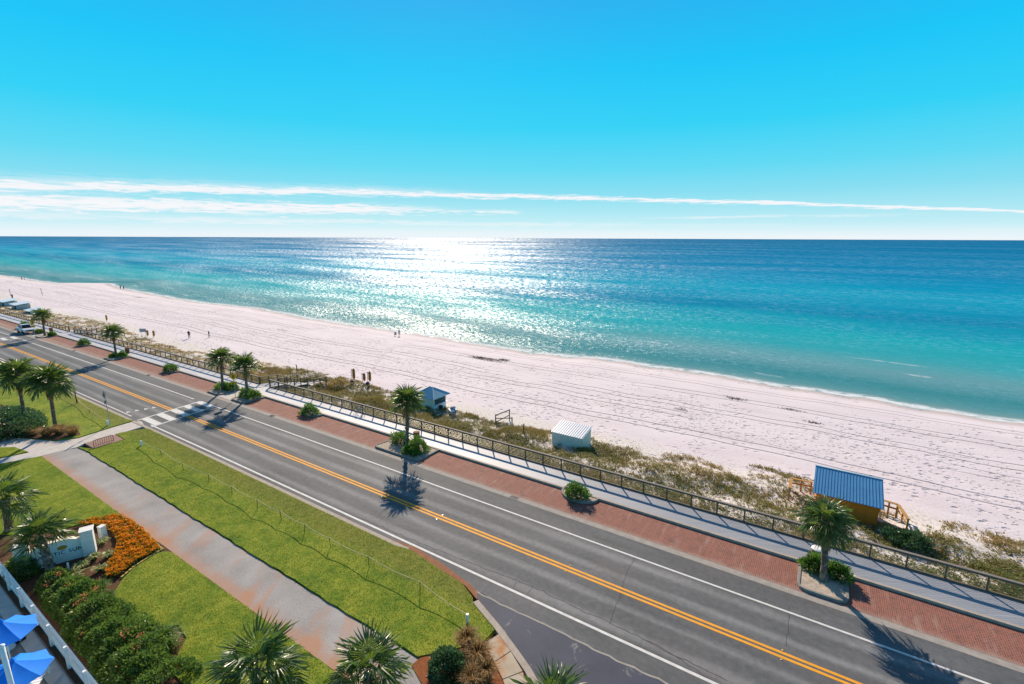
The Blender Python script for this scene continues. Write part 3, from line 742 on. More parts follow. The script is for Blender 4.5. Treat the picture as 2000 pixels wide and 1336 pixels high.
# lawn blades: uncountable
def vnoise(x, y, s, ph):
    return (np.sin(x * s + ph) * np.cos(y * s * 1.3 - ph * 2) + np.sin((x + y) * s * .71 + ph * 3) * np.cos((x - 1.7 * y) * s * .53 + ph)) * .5
def lawn_blades(poly, n, seed, hgt):
    g = np.random.default_rng(seed); p = scatter(poly, n, g)
    pos = np.column_stack([p, np.full(n, .06)])
    cl_ = vnoise(p[:, 0], p[:, 1], .8, 1.7) + .8 * vnoise(p[:, 0], p[:, 1], 2.1, .4) + .6 * vnoise(p[:, 0], p[:, 1], 5.3, 2.2)
    tint = np.clip(.5 + .30 * cl_ + .20 * g.normal(size=n) - .3 * np.clip((p[:, 1] - 17) / 3, 0, 1), 0, 1)
    return blades(pos, hgt, .030, g, .9), tint
lb = [lawn_blades(LAWN_A, 60000, 1, .085), lawn_blades(LAWN_B, 22000, 2, .08), lawn_blades([p for p in LAWN_C], 42000, 3, .08),
      lawn_blades([(-100, 8), (-100, 19.4), (-62.5, 19.9), (-62.5, 18), (-67, 15.2), (-76, 12.5)], 26000, 4, .09), lawn_blades(ISLAND, 2500, 5, .08)]
stuff(link('lawn_grass', np_mesh('lawn_grass', np.concatenate([a.reshape(-1, 3) for a, t in lb]), 3, M_GRASS, {'tint': np.concatenate([t for a, t in lb])})),
      'short bright green turf blades covering the lawns', 'grass')

# dune vegetation: patchy tufts, greener to the left and browner with bare sand to the right
def dune_plants():
    g = np.random.default_rng(21); V_, T_ = [], []
    N = 80000
    X = np.concatenate([g.uniform(-75, 22, int(N * .72)), g.uniform(-230, -75, N - int(N * .72))])
    yb = 35.62 + np.vectorize(shift)(X); yt = toe(X) + .5
    Y = yb + (yt - yb) * g.random(N)
    u = (Y - yb) / (yt - yb)
    dens = .80 + .5 * vnoise(X, Y, .55, 1.1) + .42 * vnoise(X, Y, 1.5, 2.3) - .45 * u ** 2.5
    right = np.clip((X + 24) / 16, 0, 1)
    dens -= right * (.20 + .16 * np.sin(X * .8)) * (.4 + u)
    left = np.clip((-X - 66) / 10, 0, 1); dens -= left * .06
    for cx, cy, rx, ry in ((-61.9, 37.5, 1.0, 2.0), (-60.6, 40.8, 1.0, 2.0), (3.2, 43.3, 2.5, 1.7), (-20.5, 43.5, 2.0, 1.4), (-40.7, 44.4, 1.7, 1.5), (-127.5, 39.5, 5, 3), (7.2, 43.6, 1.5, 1.2)):
        dens -= 2.0 * ((((X - cx) / rx) ** 2 + ((Y - cy) / ry) ** 2) < 1)
    k = g.random(N) < np.clip(dens, 0, 1) * .9
    X, Y, u = X[k], Y[k], u[k]; n = len(X); Z = terr(X, Y)
    brown = np.clip(.44 + .34 * vnoise(X, Y, .35, 4.0) + .22 * vnoise(X, Y, 1.1, .5) + .22 * right[k] + .26 * left[k] * (u > .1) - .34 * (1 - u) * (1 - left[k]), 0, 1)
    size = (.20 + .16 * np.clip(vnoise(X, Y, .7, 3.0) + .3, 0, 1)) * g.uniform(.6, 1.4, n)
    for j in range(6):                                  # blades
        pos = np.column_stack([X + g.normal(0, .09, n), Y + g.normal(0, .09, n), Z - .03])
        V_.append(blades(pos, size * g.uniform(.7, 1.3, n), .045, g, 1.0).reshape(-1, 3)); T_.append(np.clip(brown + g.normal(0, .13, n), 0, 1))
    lowm = g.random(n) < .55                             # low spreading leaves
    for j in range(4):
        m = int(lowm.sum()); c = np.column_stack([X[lowm] + g.normal(0, .16, m), Y[lowm] + g.normal(0, .16, m), Z[lowm] + g.uniform(.01, .14, m)])
        a = g.uniform(0, 6.283, m); d = unit(np.column_stack([np.cos(a), np.sin(a), g.uniform(.1, .9, m)])) * g.uniform(.10, .2, m)[:, None]
        s = np.column_stack([-np.sin(a), np.cos(a), np.zeros(m)]) * .065
        V_.append(np.stack([c - s, c + s, c + d], 1).reshape(-1, 3)); T_.append(np.clip(brown[lowm] - .12 + g.normal(0, .12, m), 0, 1))
    return np.concatenate(V_), np.concatenate(T_)
dv, dt = dune_plants()
stuff(link('dune_grass', np_mesh('dune_grass', dv, 3, M_DUNE, {'tint': dt})), 'patchy green and brown dune grass behind the boardwalk railing', 'dune grass')

# ================================================================== BOARDWALK RAILINGS
POST_MESH = MB().box((0, 0, .56), (.09, .09, 1.12)).mesh('post', M_RAIL)
def railing(label, x0, x1, cables=True):
    t = thing('railing', label, 'railing', (x0, 35.45 + shift(x0), .0), 0, 'boardwalk railings')
    off = (x0, 35.45 + shift(x0))
    rel = lambda y, st=1.8: [(x - off[0], y + shift(x) - off[1]) for x in xs(x0, x1, st)] + ([(x1 - off[0], y + shift(x1) - off[1])] if (x1 - x0) % st > .05 else [])
    MB().ribbon(rel(35.44), .20, 1.20, 1.25).obj('top_rail', M_RAILTOP, t)
    MB().ribbon(rel(35.44), .05, 1.07, 1.198).obj('fascia_rail', M_RAIL, t)
    MB().ribbon(rel(35.425), .14, .0, .27).obj('toe_beam', M_RAIL, t)
    n = int((x1 - x0) / 1.8) + 1
    for k in range(n):
        x = x0 + .05 + k * (x1 - x0 - .1) / (n - 1)
        link('post', POST_MESH, t, (x - off[0], 35.45 + shift(x) - off[1], .1))
    if cables:
        for z in (.42, .56, .70, .84, .98): MB().ribbon(rel(35.45), .010, z, z + .010).obj('cable', M_CABLE, t)
    return t
railing('long brown timber railing along the boardwalk right of the near beach stairs', -61.6, 30)
railing('brown timber railing between the two flights of beach stairs', -131.3, -64.1)
railing('brown timber railing along the boardwalk left of the far beach stairs', -230, -134.4, False)

def beach_stairs(label, x0, x1, uvec, lens, drops, zend):
    """ramped walkway off the boardwalk: decks joined by short flights, rails both sides"""
    t = thing('beach_stairs', label, 'stairs', ((x0 + x1) / 2, 35.5 + shift(x0), 0.0), 0, 'timber beach stairs')
    u = Vector(uvec).normalized(); wv = Vector((1, 0)); W = (x1 - x0)
    prof = [(0.0, .15)]; s, z = 0.0, .15
    for k, L in enumerate(lens):
        MB().prism([tuple(u * s - wv * W / 2), tuple(u * s + wv * W / 2), tuple(u * (s + L) + wv * W / 2), tuple(u * (s + L) - wv * W / 2)], z - .16, z).obj('deck', M_DECK, t)
        s += L; prof.append((s, z))
        n = drops[k][0]
        for i in range(n):
            z -= drops[k][1]; a, b = s, s + .30
            MB().prism([tuple(u * a - wv * W / 2), tuple(u * a + wv * W / 2), tuple(u * b + wv * W / 2), tuple(u * b - wv * W / 2)], z - .12, z - .002).obj('step', M_DECK, t)
            s = b
        prof.append((s, z))
    for sd_ in (-1, 1):
        pts = [tuple(u * a + wv * W / 2 * sd_) for a, z_ in prof]
        MB().ribbon(pts, .16, [z_ + 1.0 for a, z_ in prof], [z_ + 1.05 for a, z_ in prof]).obj('handrail', M_RAILTOP, t)
        MB().ribbon(pts, .05, [z_ + .50 for a, z_ in prof], [z_ + .60 for a, z_ in prof]).obj('mid_rail', M_RAIL, t)
        MB().ribbon(pts, .07, [z_ - .22 for a, z_ in prof], [z_ - .02 for a, z_ in prof]).obj('stringer', M_RAIL, t)
        for a, z_ in prof + [((p[0] + q[0]) / 2, (p[1] + q[1]) / 2) for p, q in zip(prof[:-1], prof[1:]) if q[0] - p[0] > 1.3]:
            p = u * a + wv * W / 2 * sd_ * .985; zb = min(z_ - .3, -.9)
            MB().box((p.x, p.y, (zb + z_ + 1.02) / 2), (.10, .10, z_ + 1.02 - zb)).obj('post', M_RAIL, t)
    return t
beach_stairs('grey timber stairs stepping down to the beach just right of the crossing palms', -64.0, -61.7, (.36, 1.0), (2.2, 1.7, 1.7), ((3, .15), (3, .15), (4, .15)), -1.3)
beach_stairs('far timber stairs down to the beach near the parked pickup', -134.2, -131.5, (.75, .8), (2.2, 1.8, 2.0), ((3, .15), (3, .15), (4, .15)), -1.3)

# ================================================================== PALMS
def frond_mesh(seed, dead=False):
    g = random.Random(seed); vs, fs, tn = [], [], []
    def add(p, t): vs.append(p); tn.append(t); return len(vs) - 1
    pl = .80 if not dead else .70; droop = .10 if not dead else .25
    pet = [(0, 0, 0), (pl * .5, 0, .05), (pl, 0, .0 if not dead else -.1)]
    for a, b in zip(pet[:-1], pet[1:]):                    # petiole: thin three sided stalk
        i = [add((q[0], o[0], q[2] + o[1]), .75) for q in (a, b) for o in ((-.022, 0), (.022, 0), (0, -.03))]
        for k in range(3): fs.append((i[k], i[(k + 1) % 3], i[3 + (k + 1) % 3], i[3 + k]))
    n = 24 if not dead else 16
    for k in range(n):
        a = -2.05 + 4.1 * k / (n - 1); a += g.uniform(-.05, .05)
        L = (.95 + .32 * math.cos(a * .75)) * g.uniform(.85, 1.08) * (1 if not dead else .8)
        fold = .42 * abs(math.sin(a)) if not dead else .15
        dx, dy = math.cos(a), math.sin(a) * (1 if not dead else .45)
        cost = .18 * max(0, math.cos(a))
        bx0 = pl - .05 + cost
        def pt(r, side):
            z = pet[2][2] + r * fold * .75 - (r / 1.0) ** 2 * (droop * 1.6 + .30 * (r > .6) * g.uniform(.4, 1.3)) - (r * .5 if dead else 0)
            return (bx0 + dx * r - dy * side, dy * r + dx * side, z)
        wd = .048 if not dead else .03
        t = g.uniform(.25, .75)
        i0 = add(pt(.02, 0), t); i1 = add(pt(L * .42, wd), t); i2 = add(pt(L * .42, -wd), t)
        im = add(tuple(c + o for c, o in zip(pt(L * .42, 0), (0, 0, .03))), t - .25)
        i3 = add(pt(L * .78, wd * .55), t + .15); i4 = add(pt(L * .78, -wd * .55), t + .15); i5 = add(pt(L, 0), t + .35)
        fs.extend([(i0, im, i1), (i0, i2, im), (i1, im, i3), (im, i4, i3), (im, i2, i4), (i3, i4, i5)])
    me = bpy.data.meshes.new('frond'); me.from_pydata(vs, [], fs)
    q = me.attributes.new('tint', 'FLOAT', 'POINT'); q.data.foreach_set('value', [min(1, max(0, v)) for v in tn])
    me.materials.append(M_DEAD if dead else M_FROND); me.update(); return me
FRONDS = [frond_mesh(s) for s in range(5)]; DEADF = [frond_mesh(40 + s, True) for s in range(3)]
def trunk_mesh(H, lean, r0, seed, boots):
    g = random.Random(seed); b = MB(); n = 10; K = 14; pts, rs = [], []
    for k in range(K + 1):
        t = k / K
        pts.append((lean[0] * t ** 1.4, lean[1] * t ** 1.4, H * t)); rs.append(r0 * (1.35 - .35 * min(1, t * 5)) * (1 - .12 * t) * (1 + .05 * g.uniform(-1, 1)))
    b.tube(pts, rs, n)
    for k in range(int(boots * H * 9)):                    # old leaf bases criss-crossing the stem
        t = 1 - g.random() * boots; a = g.uniform(0, 6.28); i = min(K - 1, int(t * K)); p = Vector(pts[i]).lerp(Vector(pts[i + 1]), t * K - i)
        o = Vector((math.cos(a), math.sin(a), 0)); rr = r0 * .95
        b.bar(p + o * rr * .8, p + o * (rr + .10) + Vector((0, 0, .20)), .10, .03)
    return b.mesh('trunk', M_TRUNK, smooth=False)
def palm(label, base, crown_px, nf, seed, size=1.0, r0=.17, dead=5, boots=.35, crown_z=None, crown_xy=None, z0=0.0, span=116):
    g = random.Random(seed); X, Y = base
    if crown_xy is None:
        cx, cz = PY(crown_px[0], crown_px[1], Y); cx = X + max(-.9, min(.9, cx - X)); cy = Y
    else: (cx, cy), cz = crown_xy, crown_z
    t = thing('palm_tree', label, 'palm tree', (X, Y, z0), 0, 'sabal palms')
    H = cz - z0 - .25; lean = (cx - X, cy - Y)
    link('trunk', trunk_mesh(H, lean, r0, seed, boots), t)
    top = Vector((lean[0], lean[1], H))
    bud = MB().tube([top - Vector((0, 0, .35)), top - Vector((0, 0, .05)), top + Vector((0, 0, .22))], [r0 * 1.05, r0 * 1.35, .04], 8)
    bud.obj('crown_shaft', M_TRUNK, t)
    for k in range(nf):
        u = (k + .5) / nf; az_ = k * 2.39996 + g.uniform(-.25, .25)
        elv = math.radians(82 - span * u ** .9 + g.uniform(-9, 9))
        link('frond', FRONDS[g.randrange(5)], t, top + Vector((math.cos(az_) * .1, math.sin(az_) * .1, .12 - .3 * u)),
             (g.uniform(-.35, .35), -elv, az_), size * g.uniform(.86, 1.1))
    for k in range(dead):
        az_ = g.uniform(0, 6.28); elv = math.radians(g.uniform(-75, -35))
        link('dry_frond', DEADF[g.randrange(3)], t, top + Vector((math.cos(az_) * .1, math.sin(az_) * .1, -.25)), (g.uniform(-.3, .3), -elv, az_), size * g.uniform(.75, 1.0))
    return t
palm('sabal palm in the planter beside the parked white pickup', (-133.0, 31.2 + shift(-133)), (88, 617), 26, 1, .86, span=104)
palm('sabal palm in a planter with a brown bin, second from the left by the boardwalk', (-99.0, 31.3 + shift(-99)), (220, 648), 26, 2, .86, span=104)
palm('left palm of the pair flanking the near crosswalk landing', (-65.6, 31.2), (431, 698), 26, 3, .86, boots=.2, span=104)
palm('right palm of the pair flanking the near crosswalk landing, behind the yellow sign', (-59.9, 31.3), (478, 712), 28, 4, .84, boots=.2, span=98)
palm('sabal palm in the middle planter casting its shadow straight across the road', (-32.3, 31.5), (796, 783), 28, 5, .88, dead=4, boots=.6, span=100)
palm('full headed sabal palm in the right planter before the blue roofed hut', (1.9, 31.5), (1613, 1012), 32, 6, .76, dead=12, boots=.95, r0=.19)
palm('left palm of the two tall palms on the lawn beside the round hedge', P(52, 834), (44, 733), 32, 7, 1.0, boots=.25)
palm('right palm of the two tall palms on the lawn above tan grasses', P(110, 842), (106, 748), 38, 8, 1.02, dead=3, boots=.35)
palm('short palm at the left edge of the picture on the lawn', (-45.6, 6.6), (8, 972), 18, 9, .92, boots=.9, r0=.22, dead=2)
palm('short thick palm in front of the white resort sign wall', (-37.4, 6.7), (76, 1042), 20, 10, .80, boots=.95, r0=.22, dead=1, span=84)
palm('near palm rising into the bottom edge left of the path', (lambda q: (q[0] + .15, q[1]))(P(500, 1303, 4.4)), None, 20, 11, .90, crown_xy=P(500, 1303, 4.4), crown_z=4.4, boots=.6, dead=2)
palm('near palm rising into the bottom edge over the path', (lambda q: (q[0] + .15, q[1]))(P(718, 1306, 4.0)), None, 18, 12, .82, crown_xy=P(718, 1306, 4.0), crown_z=4.0, boots=.6, dead=2)
palm('palm whose frond tips only reach the bottom edge by the side street', P(1083, 1385, 3.5), None, 18, 13, .8, crown_xy=P(1083, 1385, 3.5), crown_z=3.5, boots=.6, dead=1)

# ================================================================== PLANTERS AND SHRUBS
def planter(label, x0, x1, slant=0.0):
    xc = (x0 + x1) / 2; sh = shift(xc)
    t = thing('planter', label, 'planter', (xc, 31.3 + sh, 0), 0, 'kerbed street planters')
    a, b = x0 - xc, x1 - xc; y0, y1 = 29.98 - 31.3, 32.72 - 31.3
    pts = [(a + slant, y1), (a, y0 + .35), (a + .12, y0 + .1), (a + .4, y0), (b - .5, y0), (b - .15, y0 + .12), (b, y0 + .45), (b, y1)]
    MB().ribbon(pts, .17, 0.0, .17).obj('kerb', M_KERB_DK, t, bevel=.015)
    MB().prism([(p[0] * .985, p[1]) for p in pts], 0.0, .12).obj('soil', M_SOIL, t)
    return t
planter('large kerbed planter round the middle palm', -35.2, -29.4, .5)
planter('kerbed planter of bare sand round the right hand palm', .68, 3.08)
planter('kerbed planter left of the near crosswalk landing', -67.0, -64.1)
planter('kerbed planter right of the near crosswalk landing', -61.2, -58.3)
planter('kerbed planter round the second palm from the left', -100.4, -97.4)
planter('kerbed planter right of the far crosswalk landing', -134.2, -131.0)
planter('kerbed planter between pickup and far crosswalk landing', -138.6, -137.1)
def half_planter(label, xc):
    sh = shift(xc); t = thing('planter', label, 'planter', (xc, 32.75 + sh, 0), 0, 'half round planters')
    pts = [(-1.5 * math.cos(a), -1.22 * math.sin(a) - .02) for a in np.linspace(0, math.pi, 15)]
    MB().ribbon(pts, .15, 0.0, .18).obj('kerb', M_KERB_DK, t, bevel=.012)
    MB().prism(pts, 0.0, .12).obj('soil', M_SOIL, t)
HALF = ((-14.5, 'by the third bay from the right'), (-48.3, 'between middle palm and crosswalk'), (-82.0, 'left of the crosswalk palms'), (-115.5, 'near the far crosswalk'), (-149.0, 'behind the pickup'))
for xc, wds in HALF: half_planter('half round planter ' + wds, xc)
def shrub(name, label, cat, loc, rad, n, L, W, seed, mat, group=None, up=.35, lump=.18, rz=0.0, extra=None, flat=0.0):
    q, t_ = leaf_cloud(n, rad, L, W, seed, lump=lump, up=up, flat=flat)
    me = np_mesh('foliage', q, 4, mat, {'tint': t_})
    t = thing(name, label, cat, loc, rz, group)
    link('foliage', me, t)
    b = MB(); g = random.Random(seed)
    for k in range(6):
        a = g.uniform(0, 6.28); b.bar((0, 0, -.05), (math.cos(a) * rad[0] * .5, math.sin(a) * rad[1] * .5, rad[2] * .6), .04)
    b.obj('stems', M_TRUNK, t)
    return t
bsz = {-14.5: (1.0, .85, 1.05), -48.3: (1.15, .9, .95), -82.0: (1.15, .9, 1.0), -115.5: (1.2, .95, 1.0), -149.0: (1.35, 1.0, 1.3)}
for k, (xc, wds) in enumerate(HALF):
    shrub('shrub', 'rounded green shrub in the half round planter ' + wds, 'shrub', (xc - .1, 32.15 + shift(xc), .1), bsz[xc], 1500, .22, .085, 60 + k, M_SHRUB, 'half planter shrubs', .5)
for k, (x, y, r, wds) in enumerate(((-33.6, 31.9, (.95, .75, 1.15), 'left shrub in the middle palm planter'), (-30.9, 31.6, (1.0, .85, 1.15), 'right shrub in the middle palm planter'),
                                   (-31.0, 30.75, (.9, .55, .75), 'low front shrub in the middle palm planter'),
                                   (-66.2, 31.7, (1.25, .9, .9), 'left shrub in planter left of the crosswalk landing'), (-65.0, 32.1, (1.0, .7, .9), 'right shrub in planter left of the crosswalk landing'),
                                   (-60.7, 31.7, (.9, .8, .95), 'left shrub in planter right of the crosswalk landing'), (-59.2, 31.7, (1.0, .85, 1.0), 'right shrub in planter right of the crosswalk landing'),
                                   (-98.4, 31.9, (.85, .7, .85), 'shrub at the foot of the second palm from the left'), (-99.6, 31.2, (.7, .6, .6), 'low shrub left of the second palm trunk'),
                                   (-131.8, 32.0, (.7, .6, .7), 'small shrub right of the far palm trunk'), (-137.7, 31.6, (.9, .7, .8), 'shrub in front of the pickup'),
                                   (1.35, 32.25, (.62, .5, .85), 'shrub left of the right hand palm trunk'), (2.55, 32.2, (.68, .5, .9), 'shrub right of the right hand palm trunk'))):
    shrub('shrub', wds, 'shrub', (x, y + shift(x), .1), r, 1300, .26, .075, 80 + k, M_SHRUB, 'planter shrubs', .75)
# dune bushes
for k, (px, py, r, wds) in enumerate(((664, 757, (2.0, 1.4, 1.25), 'dark rounded bush on the sand at the foot of the near stairs'), (1772, 1062, (1.35, 1.0, .95), 'dark grassy mound in the shadow of the blue roofed hut'))):
    x, y, z = B(px, py)
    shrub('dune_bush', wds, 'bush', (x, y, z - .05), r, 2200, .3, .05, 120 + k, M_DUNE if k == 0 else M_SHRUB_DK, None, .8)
# lawn hedge and clipped shrubs
x, y = P(-30, 840)
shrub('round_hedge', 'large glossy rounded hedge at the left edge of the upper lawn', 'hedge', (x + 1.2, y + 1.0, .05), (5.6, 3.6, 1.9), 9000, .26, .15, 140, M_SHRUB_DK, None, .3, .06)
x, y = P(876, 1318)
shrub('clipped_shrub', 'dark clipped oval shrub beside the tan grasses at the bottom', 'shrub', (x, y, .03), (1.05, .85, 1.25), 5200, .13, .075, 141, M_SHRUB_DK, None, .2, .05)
x, y = P(30, 1118)
shrub('clipped_shrub', 'green clipped shrub between picket fence and short thick palm', 'shrub', (x + .55, y + .2, .0), (1.0, .75, 1.25), 3200, .13, .08, 142, M_HEDGE, None, .2, .07)

def grass_clump(label, loc, r, h, n, seed, mat, cat='ornamental grass', group=None, wd=.03, name='ornamental_grass', lean=1.0):
    g = np.random.default_rng(seed); a = g.uniform(0, 6.283, n); rr = r * .3 * np.sqrt(g.random(n))
    p = np.column_stack([np.cos(a) * rr, np.sin(a) * rr, np.zeros(n)])
    out = unit(np.column_stack([np.cos(a), np.sin(a), np.zeros(n)])); L = h * g.uniform(.7, 1.15, n); k = g.uniform(.15, 1.0, n) * r * lean
    mid = p + out * (k * .45)[:, None] + np.array([0, 0, 1]) * (L * .75)[:, None]
    tip = p + out * k[:, None] + np.array([0, 0, 1]) * (L * g.uniform(.55, 1.0, n))[:, None]
    s = np.column_stack([-np.sin(a), np.cos(a), np.zeros(n)]) * wd * .5
    V1 = np.stack([p - s, p + s, mid + s * .8, mid - s * .8], 1); V2 = np.stack([mid - s * .8, mid + s * .8, tip + s * .15, tip - s * .15], 1)
    t1_ = g.uniform(.0, .5, n); me = np_mesh(name, np.concatenate([V1, V2]), 4, mat, {'tint': np.concatenate([t1_, np.clip(t1_ + .45, 0, 1)])})
    o = link(name, me, None, loc); return tag(o, label, cat, group)
for k, (px, py, r, h, wds) in enumerate(((44, 846, .9, .9, 'leftmost tan grass clump under the two lawn palms'), (68, 850, .8, .8, 'small tan grass clump between the two lawn palms'), (92, 852, 1.0, .9, 'tan grass clump at the foot of the right lawn palm'),
                                        (118, 848, 1.1, 1.1, 'tall tan grass clump right of the right lawn palm'), (142, 850, 1.0, 1.0, 'rightmost tan grass clump under the lawn palms'),
                                        (912, 1268, .75, 1.1, 'upper orange grass clump beside the clipped oval shrub'), (934, 1296, .8, 1.1, 'middle orange grass clump beside the stained slabs'), (948, 1330, .75, 1.0, 'lower orange grass clump beside the stained slabs'), (922, 1345, .7, 1.0, 'orange grass clump at the bottom edge below the clipped shrub'))):
    x, y = P(px, py); grass_clump(wds, (x, y, .03), r, h, 420, 160 + k, M_REED, group='tan ornamental grasses')
for k, (px, py, r, h, wds) in enumerate(((322, 1262, 1.0, .8, 'dark green strappy clump poking into the lower lawn'), (300, 1275, .8, .6, 'low strappy clump left of the large one on the lower lawn edge'), (198, 1150, .55, .4, 'fine green tuft below the marigolds'), (210, 1170, .5, .35, 'small green tuft on the mulch by the lower lawn'))):
    x, y = P(px, py); grass_clump(wds, (x, y, .0), r, h, 320, 180 + k, M_BLADEGREEN, 'plant', 'green strappy clumps', name='strap_plant')
for k, (px, py, wds) in enumerate(((140, 1132, 'largest pale striped plant beside the hedge'), (162, 1108, 'pale striped plant below the white spotlight post'), (200, 1062, 'pale striped plant at the foot of the small white pillar'),
                                   (185, 1092, 'pale striped plant right of the sign wall column'), (212, 1088, 'pale striped plant against the inside of the marigolds'), (196, 1115, 'pale striped plant in the middle of the mulch'), (150, 1150, 'pale striped plant nearest the hedge end'))):
    x, y = P(px, py); grass_clump(wds, (x, y, .0), .42 if k else .8, .38 if k else .6, 90, 190 + k, M_LIME, 'plant', 'pale striped plants', .07, 'striped_plant')

# hedge with coral blossoms along the picket fence
def hedge():
    t = thing('hedge', 'long leafy hedge dotted with coral blossoms behind the white picket fence', 'hedge', (-31, 6.4, 0))
    g = np.random.default_rng(5); n = 26000
    x = g.uniform(-5.2, 8.5, n); wid = .90 + .38 * np.clip((x + 3) / 6, 0, 1) + .2 * np.sin(x * 1.7); hh = .88 + .12 * np.sin(x * 2.3 + 1) + .10 * np.sin(x * 5.1)
    a = g.uniform(-.15, math.pi + .15, n); rr = .72 + .28 * g.random(n) ** .5 + .10 * vnoise(x, a * 2.0, 2.6, .7) + .08 * vnoise(x, a * 2.0, 6.1, 1.9)
    c = np.column_stack([x, .15 + (wid - .9) * .55 + np.cos(a) * wid * rr, np.maximum(.05, np.sin(a) * hh * rr)])
    d = unit(np.column_stack([g.normal(0, .6, n), np.cos(a) + g.normal(0, .6, n), np.sin(a) + .2 + g.normal(0, .5, n)]))
    link('foliage', np_mesh('foliage', leaf_quads(c, d, unit(g.normal(size=(n, 3))), .15 * g.uniform(.6, 1.3, n), .08 * g.uniform(.7, 1.3, n)), 4, M_HEDGE, {'tint': np.clip(.48 + .30 * g.normal(size=n) + .22 * vnoise(x, a * 2, 3.1, 4.0), 0, 1)}), t)
    m = 16; cx = g.uniform(-5, 8, m); V_, T_ = [], []
    for q in range(m):
        k = 20; aa = g.uniform(.6, 2.6); cc = np.array([cx[q], .3 + math.cos(aa) * 1.0, .86 * math.sin(aa) + .08]); dd = unit(g.normal(size=(k, 3)) + [0, 0, .6])
        V_.append(leaf_quads(cc + g.normal(0, .10, (k, 3)), dd, unit(g.normal(size=(k, 3))), np.full(k, .09), np.full(k, .08)).reshape(-1, 3)); T_.append(g.random(k))
    o = link('blossoms', np_mesh('blossoms', np.concatenate(V_), 4, M_CORAL, {'tint': np.concatenate(T_)}), t); o['kind'] = 'stuff'
    b = MB()
    for q in range(34): b.bar((-5 + q * .39, random.uniform(-.3, .5), 0), (-5 + q * .39 + random.uniform(-.3, .3), random.uniform(-.5, .8), .7), .035)
    b.obj('stems', M_TRUNK, t)['kind'] = 'stuff'
hedge()
x, y = P(268, 1262)
shrub('ground_shrub', 'low leafy ground shrub filling the corner between hedge and lower lawn', 'shrub', (x, y + .1, 0), (2.4, 1.3, .55), 4200, .13, .08, 210, M_HEDGE, None, .4, .2)
x, y = P(215, 1240)
shrub('ground_shrub', 'low leafy ground shrub below the corner of the lower lawn', 'shrub', (x, y - .25, 0), (1.8, .9, .55), 2600, .13, .08, 211, M_HEDGE, None, .4, .2)
x, y = P(176, 1160)
shrub('ground_shrub', 'leafy shrub between striped plants and hedge', 'shrub', (x, y - .1, 0), (1.1, .6, .5), 1500, .13, .08, 212, M_HEDGE, None, .4, .2)

# marigolds inside a low brick edging
FL = wk([(148, 1026), (185, 1018), (236, 1011), (258, 1022), (285, 1044), (314, 1074), (300, 1083), (262, 1104), (232, 1128), (208, 1132), (206, 1110), (222, 1092), (232, 1066), (222, 1045), (206, 1034), (180, 1030)])
g_ = np.random.default_rng(9); n = 9000; p = scatter(FL, n, g_); hz = .26 + .09 * vnoise(p[:, 0], p[:, 1], 4.3, .9) + .08 * vnoise(p[:, 0], p[:, 1], 9.7, 2.9)
c = np.column_stack([p, hz + g_.uniform(-.06, .05, n)]); dd = unit(np.column_stack([g_.normal(size=(n, 2)), g_.uniform(.2, 1.2, n)]))
stuff(link('marigold_flowers', np_mesh('marigold_flowers', leaf_quads(c, dd, unit(g_.normal(size=(n, 3))), np.full(n, .085), np.full(n, .085)), 4, M_ORANGE, {'tint': np.clip(g_.normal(.5, .3, n), 0, 1)})), 'dense bed of orange marigolds round the sign wall', 'flowers')
n = 7000; p = scatter(FL, n, g_); c = np.column_stack([p, g_.uniform(.02, .27, n)]); dd = unit(np.column_stack([g_.normal(size=(n, 2)), g_.uniform(.2, 1.2, n)]))
stuff(link('marigold_leaves', np_mesh('marigold_leaves', leaf_quads(c, dd, unit(g_.normal(size=(n, 3))), np.full(n, .13), np.full(n, .06)), 4, M_SHRUB, {'tint': g_.random(n) * .6})), 'green foliage under the orange marigolds', 'flowers')
ed = thing('bed_edging', 'curved yellow brick edging round the marigold bed', 'edging', (*P(262, 1108), 0))
def edge_run(pix, st):
    pts = wk(pix); out = []
    for a, b in zip(pts[:-1], pts[1:]):
        m = max(1, int(math.dist(a, b) / st))
        out += [((a[0] + (b[0] - a[0]) * k / m, a[1] + (b[1] - a[1]) * k / m), math.atan2(b[1] - a[1], b[0] - a[0])) for k in range(m)]
    return out
EB = MB().box((0, 0, .06), (.215, .11, .14)).mesh('brick', M_EDGING, bevel=.008)
for (q, a) in edge_run([(236, 1009.5), (258, 1020), (286, 1043), (317, 1075), (300, 1085), (262, 1109), (240, 1128), (228, 1138)], .23):
    link('brick', EB, ed, (q[0] - ed.location.x, q[1] - ed.location.y, 0), (random.uniform(-.03, .03), random.uniform(-.03, .03), a + random.uniform(-.05, .05)))

